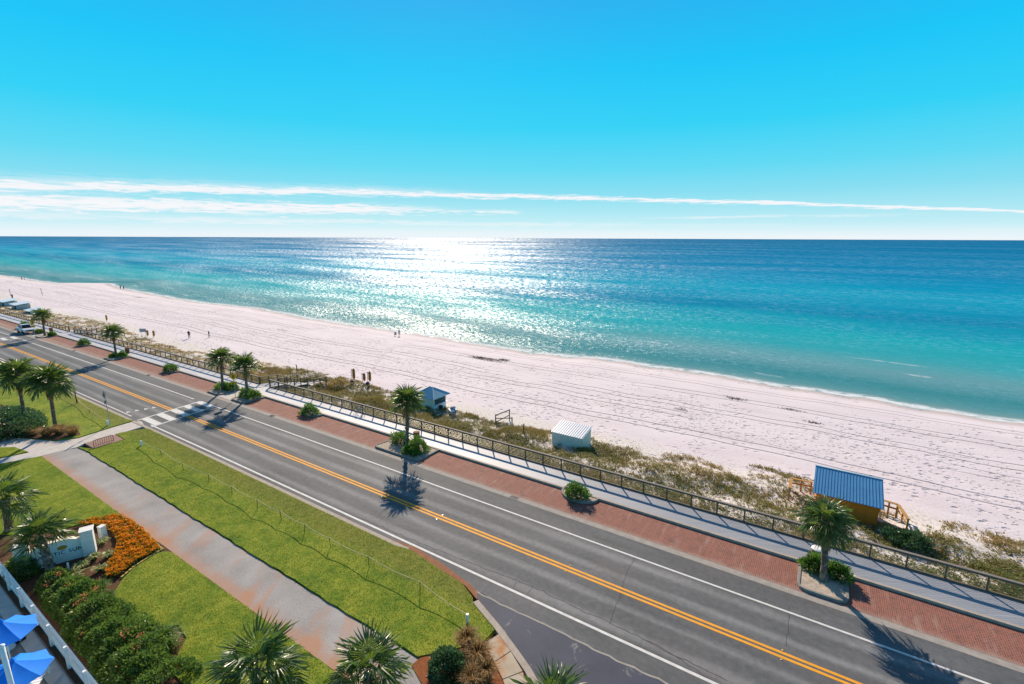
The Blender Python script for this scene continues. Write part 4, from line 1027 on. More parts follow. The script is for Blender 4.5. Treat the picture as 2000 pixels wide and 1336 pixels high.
# ================================================================== RESORT SIGN WALL
def sign_wall():
    a, b_ = Vector(P(187, 1078)), Vector(P(40, 1119)); d = (b_ - a); L = d.length; rz = math.atan2(-d.y, -d.x)   # local x from far-left end towards the right column
    c = (a + b_) / 2
    t = thing('sign_wall', 'white stucco sign wall with lettered panel and end columns in the garden bed', 'sign', (c.x, c.y, 0), rz)
    prof = []; H = L / 2
    for s in np.linspace(-H + .5, H - .5, 25):
        q = 1 - abs(s) / (H - .5)
        prof.append((s, 1.18 + .30 * math.sin(min(1, q * 1.6) * math.pi / 2) if q > .02 else 1.2))
    w_ = MB(); n = len(prof)
    for (s, z) in prof: w_.v += [(s, -.16, 0), (s, .16, 0), (s, .16, z), (s, -.16, z)]
    for k in range(n - 1):
        for j in range(4): w_.f.append((4 * k + j, 4 * k + 4 + j, 4 * k + 4 + (j + 1) % 4, 4 * k + (j + 1) % 4)); w_.mi.append(0)
    w_.obj('wall', M_STUCCO, t)
    for s in (-H + .25, H - .25):
        k = MB().box((s, 0, .85), (.62, .62, 1.7)).obj('column', M_STUCCO, t, bevel=.015)
        MB().box((s, 0, 1.735), (.72, .72, .07)).obj('cap', M_WHITE, k, bevel=.01)
    pn = MB().box((0, -.185, .86), (2 * H - 1.9, .045, .72)).obj('panel', M_STUCCO_SH, t, bevel=.01)
    em = MB()
    for k in range(16):
        a0 = 2 * math.pi * k / 16; em.v.append((.30 + math.cos(a0) * .24, -.222, 1.02 + math.sin(a0) * .15))
    em.f.append(tuple(range(16))); em.mi.append(0); em.obj('emblem', M_GOLD, pn)
    cu = bpy.data.curves.new('lettering', 'FONT'); cu.body = 'MAJESTIC SUN'; cu.size = .34; cu.extrude = .006; cu.align_x = 'CENTER'; cu.space_character = 1.12
    cu.materials.append(M_INK); o = link('lettering', cu, pn, (.05, -.216, .58), (R(90), 0, 0))
sign_wall()
x, y = P(202, 1050)
t = thing('small_pillar', 'small square white pillar among the marigolds right of the sign wall', 'pillar', (x, y, 0), .3)
MB().box((0, 0, .42), (.34, .34, .84)).obj('shaft', M_STUCCO, t, bevel=.01); MB().box((0, 0, .86), (.38, .38, .05)).obj('cap', M_WHITE, t, bevel=.008)
x, y = P(136, 1120)
t = thing('spotlight_post', 'thin white spotlight post in front of the sign wall', 'light', (x, y, 0))
MB().tube([(0, 0, 0), (0, 0, .62)], .045, 8).obj('post', M_VINYL, t); MB().tube([(-.10, .02, .66), (.10, -.02, .66)], .05, 8).obj('lamp_head', M_VINYL, t)

# ================================================================== PICKET FENCE AND POOL DECK
t = thing('picket_fence', 'long white vinyl picket fence along the pool deck', 'fence', (-45, 5.0, 0))
PK = MB().box((0, 0, .56), (.12, .022, 1.12)); PK.v += [(-.06, -.011, 1.12), (.06, -.011, 1.12), (.06, .011, 1.12), (-.06, .011, 1.12), (0, -.011, 1.20), (0, .011, 1.20)]
for f in ((8, 9, 12), (10, 11, 13), (9, 10, 13, 12), (11, 8, 12, 13)): PK.f.append(f); PK.mi.append(0)
PKM = PK.mesh('picket', M_VINYL)
for k in range(172): link('picket', PKM, t, (k * .15, 0, .02))
for z in (.25, .95): MB().box((12.9, -.04, z), (25.8, .04, .10)).obj('rail', M_VINYL, t)
FP = MB().box((0, 0, .6), (.12, .12, 1.2)).mesh('post', M_VINYL)
for k in range(11): link('post', FP, t, (k * 2.4 + .2, -.09, 0))
def umbrella(label, apex_px, rz, rad=1.22):
    zt = 2.72; x, y = P(apex_px[0], apex_px[1], zt)
    t = thing('patio_umbrella', label, 'umbrella', (x, y, 0), rz, 'blue pool umbrellas')
    N = 8; rim = [(math.cos(2 * math.pi * k / N) * rad, math.sin(2 * math.pi * k / N) * rad, 2.12) for k in range(N)]
    for k in range(N):
        a, b_ = Vector(rim[k]), Vector(rim[(k + 1) % N]); ap = Vector((0, 0, zt)); b = MB(); rows = 4
        for r_ in range(rows + 1):
            s = r_ / rows; p, q = ap.lerp(a, s), ap.lerp(b_, s); sag = Vector((0, 0, -.05 * math.sin(s * math.pi)))
            m = (p + q) / 2 * (1 - .03 * s) ; m.z = (p.z + q.z) / 2 - .05 * s
            b.v += [tuple(p + sag), tuple(m + sag), tuple(q + sag)]
        for r_ in range(rows):
            for j in (0, 1): b.f.append((3 * r_ + j, 3 * r_ + 3 + j, 3 * r_ + 4 + j, 3 * r_ + 1 + j)); b.mi.append(0)
        b.obj('canopy_panel', M_UMB, t, smooth=True)
        MB().bar((0, 0, zt - .16), tuple(a * .97 + Vector((0, 0, .0))), .025).obj('rib', M_VINYL, t)
    MB().tube([(0, 0, 0), (0, 0, zt + .06)], .03, 8).obj('pole', M_VINYL, t)
    MB().tube([(0, 0, zt - .02), (0, 0, zt + .04), (0, 0, zt + .14)], [.10, .07, .02], 8).obj('finial', M_UMB, t)
    MB().tube([(0, 0, 0), (0, 0, .1)], [.3, .28], 12).obj('base', M_DARK, t)
umbrella('blue patio umbrella at the left edge, the higher of the two', (2, 1214), .25)
umbrella('blue patio umbrella nearest the bottom left corner', (24, 1290), .45)
x, y = P(3, 1262, 4.4)
t = thing('white_pole', 'leaning looking white round pole in the bottom left corner', 'pole', (x, y, 0))
MB().tube([(0, 0, 0), (0, 0, 4.4)], .085, 12).obj('shaft', M_VINYL, t, smooth=True); MB().tube([(0, 0, 4.38), (0, 0, 4.42), (0, 0, 4.48)], [.1, .1, .03], 12).obj('cap', M_VINYL, t)
t['label'] = 'white round pole rising in the bottom left corner beside a blue umbrella'
def lounger(label, px, rz):
    x, y = P(*px); t = thing('pool_chair', label, 'chair', (x, y, 0), rz, 'white pool chairs')
    for k in range(7): MB().box((-.5 + k * .17, 0, .36), (.13, .6, .03)).obj('slat', M_VINYL, t)
    for k in range(5): MB().box((.68 + k * .07, 0, .44 + k * .13), (.04, .6, .10), rot=Matrix.Rotation(R(-28), 3, 'Y')).obj('back_slat', M_VINYL, t)
    for a in (-.5, .5):
        for s in (-.28, .28): MB().box((a, s, .17), (.06, .06, .34)).obj('leg', M_VINYL, t)
lounger('white slatted pool chair at the bottom edge below the umbrella', (72, 1338), -.6)
x, y = P(16, 1266)
t = thing('round_table', 'round white table between the two blue umbrellas', 'table', (x, y, 0))
MB().tube([(0, 0, .70), (0, 0, .74)], .55, 24).obj('table_top', M_VINYL, t); MB().tube([(0, 0, 0), (0, 0, .7)], .04, 8).obj('pedestal', M_VINYL, t); MB().tube([(0, 0, 0), (0, 0, .04)], .28, 16).obj('foot', M_VINYL, t)
x, y = P(38, 1250)
t = thing('deck_box', 'small dark box beside the upper umbrella', 'box', (x, y, 0), .1)
MB().box((0, 0, .2), (.55, .35, .4)).obj('body', M_DARK, t, bevel=.02); MB().box((0, 0, .42), (.6, .4, .04)).obj('lid', M_STEEL, t, bevel=.01)

# ================================================================== BEACH HUTS
def ribs(parent, p00, p10, p11, p01, n, mat, hgt=.035, wd=.05, name='rib'):
    """standing seams from edge p00-p10 (eave) to p01-p11 (ridge)"""
    p00, p10, p11, p01 = map(Vector, (p00, p10, p11, p01)); nrm = (p10 - p00).cross(p01 - p00).normalized()
    if nrm.z < 0: nrm = -nrm
    for k in range(n):
        s = (k + .5) / n
        MB().bar(p00.lerp(p10, s) + nrm * hgt * .5, p01.lerp(p11, s) + nrm * hgt * .5, wd, hgt).obj(name, mat, parent)
def slab(b, pts, th):
    pts = [Vector(p) for p in pts]; n = (pts[1] - pts[0]).cross(pts[2] - pts[0]).normalized()
    if n.z < 0: n = -n
    i = len(b.v); k = len(pts)
    b.v += [tuple(p) for p in pts] + [tuple(p - n * th) for p in pts]
    b.f.append(tuple(range(i, i + k))); b.f.append(tuple(range(i + k, i + 2 * k))[::-1])
    for j in range(k): b.f.append((i + j, i + (j + 1) % k, i + k + (j + 1) % k, i + k + j))
    b.mi += [0] * (k + 2); return b
# blue roofed hut on the right
t = thing('blue_roofed_hut', 'orange plywood beach hut with blue metal roof at the right', 'hut', (3.25, 42.0, -.8))
lx0, lx1, d = -1.95, 1.95, 2.5
for nm, a, b_ in (('front_wall', (lx0, 0), (lx1, 0)), ('back_wall', (lx0, d), (lx1, d))):
    zt = 1.48 if nm == 'front_wall' else 2.35
    MB().box(((a[0] + b_[0]) / 2, a[1], zt / 2), (lx1 - lx0, .08, zt)).obj(nm, M_PLY, t)
for s, mt in ((lx0, M_PLY), (lx1, M_PLY)):
    b = MB(); pts = [(s, .04, 0), (s, d - .04, 0), (s, d - .04, 2.33), (s, .04, 1.46)]
    b.quad([(p[0] - .04, p[1], p[2]) for p in pts]); b.quad([(p[0] + .04, p[1], p[2]) for p in pts][::-1])
    for k in range(4): b.quad([(pts[k][0] - .04, *pts[k][1:]), (pts[k][0] + .04, *pts[k][1:]), (pts[(k + 1) % 4][0] + .04, *pts[(k + 1) % 4][1:]), (pts[(k + 1) % 4][0] - .04, *pts[(k + 1) % 4][1:])])
    b.obj('side_wall', mt, t)
for s in np.arange(lx0 + .6, lx1, .65): MB().box((s, -.05, .72), (.05, .03, 1.42)).obj('batten', M_PLY, t)
q = [(lx0 - .28, -.32, 1.60), (lx1 + .28, -.32, 1.60), (lx1 + .28, d + .3, 2.56), (lx0 - .28, d + .3, 2.56)]
rf = slab(MB(), q, .05).obj('roof', M_BLUEROOF, t); ribs(rf, *q, 22, M_BLUERIB, .028, .035)
MB().bar((lx0 - .3, d + .3, 2.58), (lx1 + .3, d + .3, 2.58), .16, .05).obj('ridge_cap', M_HIPRIB, rf)
def ramp_rail(label, pts, loc):
    t = thing('ramp_rail', label, 'handrail', loc, 0, 'pine hand rails by the blue roofed hut'); pts = [Vector(p) for p in pts]
    for a, b_ in zip(pts[:-1], pts[1:]):
        MB().bar(a + Vector((0, 0, 1.0)), b_ + Vector((0, 0, 1.0)), .24, .05).obj('cap_rail', M_PINE, t)
        MB().bar(a + Vector((0, 0, .6)), b_ + Vector((0, 0, .6)), .05, .14).obj('mid_rail', M_PINE, t)
        for k in (0.02, .5, .98): p = a.lerp(b_, k); MB().box((p.x, p.y, p.z + .42), (.11, .11, 1.12)).obj('post', M_PINE, t)
z_ = float(terr(0, 44.5)); ramp_rail('new pine hand rail left of the blue roofed hut', [(0, -1.9, 0), (0, 0, 0), (1.5, .2, 0)], (.0 - .55, 44.6, z_))
z_ = float(terr(6.5, 44)); ramp_rail('new pine hand rail right of the blue roofed hut', [(-.9, .2, 0), (.15, 0, 0), (.55, -2.2, -.0)], (6.5, 44.8, z_))
# white storage shed
t = thing('storage_shed', 'low cream storage shed with ribbed white metal lean-to roof', 'shed', (-20.55, 42.4, -1.2))
hx = 1.7
for nm, y, zt in (('front_wall', 0, 1.46), ('back_wall', 2.2, 1.9)): MB().box((0, y, zt / 2), (2 * hx, .07, zt)).obj(nm, M_SHEDWALL, t)
for s in (-hx, hx):
    b = MB()
    for dx_ in (-.035, .035): b.quad([(s + dx_, .036, 0), (s + dx_, 2.164, 0), (s + dx_, 2.164, 1.88), (s + dx_, .036, 1.44)])
    b.obj('side_wall', M_SHEDWALL, t)
for s in np.arange(-hx + .25, hx, .3): MB().box((s, -.042, .72), (.02, .016, 1.40)).obj('siding_joint', M_SHEDRIB, t)
for s in (-.55, .05): MB().box((s, -.05, .72), (.03, .03, 1.4)).obj('door_edge', M_SHEDRIB, t)
q = [(-hx - .08, -.12, 1.50), (hx + .08, -.12, 1.50), (hx + .08, 2.32, 1.98), (-hx - .08, 2.32, 1.98)]
rf = slab(MB(), q, .04).obj('roof', M_SHEDROOF, t); ribs(rf, *q, 14, M_SHEDRIB, .04, .05)
# hip roofed rental hut
t = thing('rental_hut', 'small beach hut with grey blue hipped metal roof behind the middle palm', 'hut', (-40.75, 44.4, -1.25))
w2, d2, hw = 1.35, 1.15, 1.75
MB().box((0, -d2, hw / 2), (2 * w2, .07, hw)).obj('front_wall', M_SHEDWALL, t); MB().box((0, d2, hw / 2), (2 * w2, .07, hw)).obj('back_wall', M_SHEDWALL, t)
MB().box((-w2, 0, hw / 2), (.07, 2 * d2 - .08, hw)).obj('side_wall', M_SHEDWALL, t)
MB().box((w2, 0, .38), (.07, 2 * d2 - .08, .76)).obj('counter_wall', M_WHITE, t); MB().box((w2 + .08, 0, .80), (.32, 2 * d2, .05)).obj('counter', M_HIPROOF, t)
for s in (-d2 + .06, d2 - .06): MB().box((w2, s, hw / 2 + .4), (.10, .10, hw - .8)).obj('post', M_WHITE, t)
MB().box((w2 + .30, -.15, .32), (.34, .42, .5)).obj('dark_crate', M_DARK, t, bevel=.05)
ow, od, ze, zr, rl = w2 + .45, d2 + .45, hw - .05, hw + .95, .25
A, B_, C_, D_ = (-ow, -od, ze), (ow, -od, ze), (ow, od, ze), (-ow, od, ze); R1, R2 = (-rl, 0, zr), (rl, 0, zr)
for q, n_ in (([A, B_, R2, R1], 14), ([B_, C_, R2], 0), ([C_, D_, R1, R2], 0), ([D_, A, R1], 0)):
    r_ = slab(MB(), q, .04).obj('roof_plane', M_HIPROOF, t)
    if n_: ribs(r_, A, B_, (ow * .999, -.001, zr), (-ow, -.001, zr), 0, M_HIPRIB)
    if n_:
        for k in range(1, 15):
            x_ = -ow + 2 * ow * k / 15; f_ = min(1.0, (ow - abs(x_)) / (ow - rl)); MB().bar((x_, -od, ze + .012), (x_, -od + od * f_, ze + .012 + (zr - ze) * f_), .03, .025).obj('rib', M_HIPRIB, r_)
for a in (A, B_, C_, D_): MB().bar(Vector(a) + Vector((0, 0, .02)), Vector(R2 if a[0] > 0 else R1) + Vector((0, 0, .02)), .10, .03).obj('hip_cap', M_HIPRIB, t)
def adirondack(label, px, rz):
    x, y, z = B(*px); t = thing('beach_chair', label, 'chair', (x, y, z), rz)
    for k in range(5): MB().box((-.26 + k * .13, .28, .62), (.11, .03, .75), rot=Matrix.Rotation(R(18), 3, 'X')).obj('back_slat', M_BLUEPL, t)
    for k in range(4): MB().box((0, -.22 + k * .13, .36 - k * .02), (.58, .11, .03)).obj('seat_slat', M_BLUEPL, t)
    for s in (-.36, .36):
        MB().box((s, -.05, .56), (.12, .72, .03)).obj('arm', M_BLUEPL, t)
        for yy in (-.32, .22): MB().box((s, yy, .27), (.06, .08, .55)).obj('leg', M_BLUEPL, t)
adirondack('blue slatted beach chair beside the hip roofed hut', (884, 808), -2.2)
# wooden equipment frame
x, y, z = B(968, 826)
t = thing('timber_rack', 'open timber rack of posts and rails on the sand between the two sheds', 'rack', (x, y, z))
x2, y2, z2 = B(984, 824); x3, y3, z3 = B(1000, 826)
a, b_, c_ = Vector((0, 0, 0)), Vector((x2 - x + .2, y2 - y + .9, z2 - z)), Vector((x3 - x, y3 - y, z3 - z))
for p, hh in ((a, 1.05), (b_, 1.35), (c_, .7)): MB().box((p.x, p.y, p.z + hh / 2 - .1), (.10, .10, hh + .2)).obj('post', M_RAILTOP, t)
MB().bar(a + Vector((0, 0, .95)), b_ + Vector((0, 0, 1.25)), .06, .12).obj('rail', M_RAILTOP, t); MB().bar(a + Vector((0, 0, .55)), c_ + Vector((0, 0, .6)), .06, .10).obj('rail', M_RAILTOP, t)
MB().bar(a + Vector((0, 0, .1)), b_ + Vector((0, 0, .6)), .06, .10).obj('rail', M_RAILTOP, t)
for px, py, hh, wds in ((1023, 847, 1.1, 'short timber post in the dune grass left of the cream shed'), (580, 727, 1.2, 'dark post at the dune edge above the near stairs'), (83, 577, 2.6, 'tall leaning pole on the far beach'), (21, 578, 2.6, 'tall thin pole near the far sheds')):
    x, y, z = B(px, py); t = thing('marker_post', wds, 'post', (x, y, z)); ln = .4 if px == 83 else 0
    MB().bar((0, 0, -.2), (-ln * 1.5, 0, hh), .10).obj('shaft', M_RAIL, t); MB().box((-ln * 1.5, 0, hh), (.13, .13, .06)).obj('cap', M_RAIL, t)

# folded rental umbrellas and bins on the sand
def folded_umbrella(label, px, hh, arm, base=True, dark=False, rz=0.0):
    x, y, z = B(*px); t = thing('folded_umbrella', label, 'umbrella', (x, y, z), rz, 'folded brown beach umbrellas')
    MB().tube([(-.35, 0, -.1), (-.35, 0, hh)], .04, 6).obj('pole', M_RAILTOP, t)
    if arm: MB().bar((-.35, 0, hh - .15), (arm, 0, hh - .05), .07).obj('arm', M_RAIL, t)
    MB().tube([(.12, 0, hh + .15), (.12, 0, hh - .1), (.12, 0, hh * .45), (.12, 0, hh * .25)], [.06, .20, .21, .07], 8).obj('canopy', M_DARKCLOTH if dark else M_TANCLOTH, t, smooth=True)
    if base: MB().box((-.2, -.2, .22), (.55, .5, .42), rz=.4, taper=.6).obj('folded_chairs', M_NAVYTARP, t, bevel=.04)
folded_umbrella('folded brown umbrella on its pole over blue folded chairs', (691, 748), 2.1, .12)
folded_umbrella('middle folded brown umbrella of the group above the near dune', (711, 749), 1.5, .1, False)
folded_umbrella('rightmost folded brown umbrella above blue chairs in the near group', (722, 751), 1.9, .12)
folded_umbrella('folded brown umbrella alone on the beach beyond the far stairs', (209, 629), 1.7, .1, False)
folded_umbrella('left folded brown umbrella beside the white beach notice board', (289, 659), 1.5, .1, False)
folded_umbrella('right folded brown umbrella with long arm beside the notice board', (301, 660), 1.5, 1.6, False)
folded_umbrella('dark folded umbrella with long arm beside the low white shed', (57, 602), 1.9, -1.9, False, True)
folded_umbrella('dark folded umbrella with long arm above the far shed roofs', (25, 586), 1.9, 1.9, False, True)
x, y, z = B(281, 658)
t = thing('notice_board', 'white notice board on two posts by the beach stairs', 'sign', (x, y, z), .5)
for s in (-.5, .5): MB().box((s, 0, .8), (.07, .07, 1.7)).obj('post', M_WHITE, t)
MB().box((0, -.05, 1.45), (1.5, .05, .75)).obj('board', M_CL_GREY, t)
# far sheds at the left edge
for k, (px, py, L, D, H, wds, col) in enumerate(((55, 611, 4.6, 2.4, .7, 'low white shed right of the others at the far left', M_SHEDWALL), (28, 604, 5.6, 3.0, 1.5, 'grey shed with white roof in the middle of the far left group', M_GREYWALL), (4, 597, 6.0, 3.0, 1.4, 'grey green shed at the far left edge', M_GREYWALL))):
    x, y, z = B(px, py)
    t = thing('beach_shed', wds, 'shed', (x, y, z - .1), 0, 'far beach sheds')
    MB().box((0, D / 2, H / 2), (L, D, H)).obj('wall', col, t)
    q = [(-L / 2 - .3, -.4, H + .02), (L / 2 + .3, -.4, H + .02), (L / 2 + .3, D + .4, H + .55), (-L / 2 - .3, D + .4, H + .55)]
    slab(MB(), q, .06).obj('roof', M_SHEDROOF, t)
    MB().box((L * .25, -.02, H * .42), (1.1, .06, H * .8)).obj('door', M_DARK, t)

# litter bins by the boardwalk
for px, py, wds, top in ((806, 865, 'brown slatted litter bin behind the middle palm', False), (1592, 1098, 'slatted litter bin with white lid left of the right hand palm', True), (250, 690, 'brown slatted litter bin beside the second palm from the left', False), (78, 652, 'brown slatted litter bin by the far crosswalk sign', False)):
    x, y = P(px, py, .15); x, y = (x, max(33.1 + shift(x), min(y, 33.5 + shift(x))))
    t = thing('litter_bin', wds, 'bin', (x, y, .15), 0, 'slatted litter bins')
    for k in range(14):
        a = 2 * math.pi * k / 14; MB().box((math.cos(a) * .29, math.sin(a) * .29, .45), (.03, .115, .9), rz=a).obj('slat', M_PINE if top else M_BIN, t)
    MB().tube([(0, 0, .02), (0, 0, .86)], .26, 12).obj('liner', M_DARK, t)
    MB().tube([(0, 0, .90), (0, 0, .96), (0, 0, 1.0)], [.33, .33, .22], 14).obj('lid', M_WHITE if top else M_BIN, t)

# ================================================================== SIGNS
def ped_sign(label, loc, hpost, rz, front=True):
    t = thing('crossing_sign', label, 'sign', loc, rz)
    MB().box((0, 0, hpost / 2), (.06, .05, hpost)).obj('post', M_STEEL, t)
    mt = M_SIGN if front else M_SIGNBK; S = .46; zc = hpost - .35
    pl = MB().box((0, -.045, zc), (.66, .012, .66), rot=Matrix.Rotation(R(45), 3, 'Y')).obj('diamond_plate', mt, t)
    ar = MB().box((0, -.045, zc - .82), (.62, .012, .36)).obj('arrow_plate', mt, t)
    if front:
        f = MB(); y = -.054                               # walking figure
        f.box((.0, y, zc + .22), (.085, .006, .085)); f.bar((.0, y, zc + .17), (-.01, y, zc - .02), .006, .10); f.bar((-.01, y, zc), (.12, y, zc - .24), .006, .05); f.bar((-.01, y, zc), (-.12, y, zc - .24), .006, .05)
        f.bar((.0, y, zc + .14), (.14, y, zc + .02), .006, .035); f.bar((.0, y, zc + .14), (-.13, y, zc + .04), .006, .035)
        f.obj('walking_figure', M_BLACK, pl)
        g = MB(); y = -.053; z = zc - .82; g.bar((.2, y, z + .1), (-.13, y, z - .07), .006, .05); g.bar((-.19, y, z - .10), (-.19 + .16, y, z - .12), .006, .05); g.bar((-.19, y, z - .10), (-.14, y, z + .06), .006, .05)
        g.obj('arrow', M_BLACK, ar)
    return t
ped_sign('yellow diamond walking figure sign with arrow plate at the near crosswalk', (-60.9, 30.35, .15), 3.15, R(58))
ped_sign('yellow diamond walking figure sign with arrow plate by the parked pickup', (-134.9, 30.2 + shift(-134), .05), 3.1, R(62))
zt = PY(208, 768, 18.17)[1]
ped_sign('grey back of a diamond crossing sign on a thin post at the lawn corner', (-63.45, 18.2, .05), zt, R(-38), False)
t = thing('post_sleeve', 'short white sleeve post at the lawn corner by the walkway', 'post', (-63.3, 18.0, .05)); MB().box((0, 0, .28), (.16, .16, .56)).obj('shaft', M_VINYL, t, bevel=.01); MB().box((0, 0, .58), (.2, .2, .04)).obj('cap', M_VINYL, t)
t = thing('marker_post', 'dark rod standing on the upper lawn near the road', 'post', (-75.3, 18.8, .05)); MB().box((0, 0, .75), (.09, .09, 1.5)).obj('shaft', M_STAKE, t); MB().box((0, 0, 1.52), (.12, .12, .05)).obj('cap', M_STAKE, t)

# ================================================================== ROPE FENCES
def rope_fence(label, pts, hgt, sag, ends=()):
    o = Vector((*pts[0], 0)); t = thing('rope_fence', label, 'fence', o, 0, 'rope fences'); tops = []
    for k, p in enumerate(pts):
        e = k in ends; lx = random.uniform(-.10, .10); v = Vector((p[0] - o.x, p[1] - o.y, .05)); top = v + Vector((lx, random.uniform(-.06, .06), hgt + random.uniform(-.06, .06)))
        if e: MB().box((v.x, v.y, .30), (.14, .14, .55), rz=.3).obj('end_post', M_VINYL, t, bevel=.01); top = v + Vector((0, 0, .52))
        else: MB().bar(v - Vector((0, 0, .05)), top, .028).obj('stake', M_STAKE, t)
        tops.append(top)
    for a, b_ in zip(tops[:-1], tops[1:]):
        q = [a.lerp(b_, s) + Vector((0, 0, -sag * 4 * s * (1 - s) - .02)) for s in np.linspace(0, 1, 8)]
        MB().tube(q, .022, 5).obj('rope', M_ROPE, t)
rope_fence('rope fence on thin stakes along the grass strip beside the road', [(-54.3, 17.7)] + [(x, 17.55 + .12 * math.sin(x)) for x in (-49.8, -45.2, -41.2, -37.6, -33.9, -31.0, -28.2, -25.4, -21.7, -17.6)] + [(-13.9, 17.35)], .78, .14, (0, 11))
rope_fence('rope fence crossing the upper lawn by the dark rod', [(-100, 18.2), (-88, 18.6), (-75.2, 18.85), (-69.5, 18.3), (-63.4, 18.0)], .6, .12)

# bicycle rack
x, y = P(184, 874); x2, y2 = P(222, 862)
t = thing('bicycle_rack', 'low rusty red bicycle rack on the brick pad by the walkway', 'rack', (x, y, .03), math.atan2(y2 - y, x2 - x)); L = math.dist((x, y), (x2, y2))
MB().tube([(0, 0, 0), (0, 0, .62), (.08, 0, .68), (L - .08, 0, .68), (L, 0, .62), (L, 0, 0)], .03, 6).obj('frame', M_RACK, t); MB().tube([(0, 0, .1), (L, 0, .1)], .025, 6).obj('lower_bar', M_RACK, t)
for k in range(1, 9): MB().tube([(L * k / 9, 0, .1), (L * k / 9, 0, .67)], .018, 5).obj('bar', M_RACK, t)
# bicycle against the rail
t = thing('bicycle', 'bicycle leaning against the boardwalk railing left of the middle palm', 'bicycle', (*P(717, 803, .15), .15), R(8)); t.location.y = 35.12
def ring(x, r, n=20): return [(x + math.cos(2 * math.pi * k / n) * r, 0, .34 + math.sin(2 * math.pi * k / n) * r) for k in range(n + 1)]
for s in (-.52, .52):
    wl = MB().tube(ring(s, .32), .022, 6, cap=False).obj('wheel', M_BLACK, t)
    sp = MB()
    for k in range(8): a = math.pi * k / 8; sp.bar((s - math.cos(a) * .31, 0, .34 - math.sin(a) * .31), (s + math.cos(a) * .31, 0, .34 + math.sin(a) * .31), .006)
    sp.obj('spokes', M_STEEL, wl)
fr = MB()
for a, b_ in (((-.52, 0, .34), (-.08, 0, .32)), ((-.52, 0, .34), (-.18, 0, .82)), ((-.08, 0, .32), (-.2, 0, .88)), ((-.08, 0, .32), (.36, 0, .84)), ((-.18, 0, .80), (.36, 0, .86)), ((.36, 0, .92), (.52, 0, .34))): fr.tube([a, b_], .02, 6)
fr.obj('frame', M_BLUEPL, t); MB().box((-.21, 0, .92), (.26, .13, .05), bevel=0).obj('saddle', M_BLACK, t) if False else MB().box((-.21, 0, .92), (.26, .13, .05)).obj('saddle', M_BLACK, t, bevel=.015)
MB().tube([(.30, -.28, 1.0), (.37, -.1, .98), (.37, .1, .98), (.30, .28, 1.0)], .016, 6).obj('handlebar', M_BLACK, t)

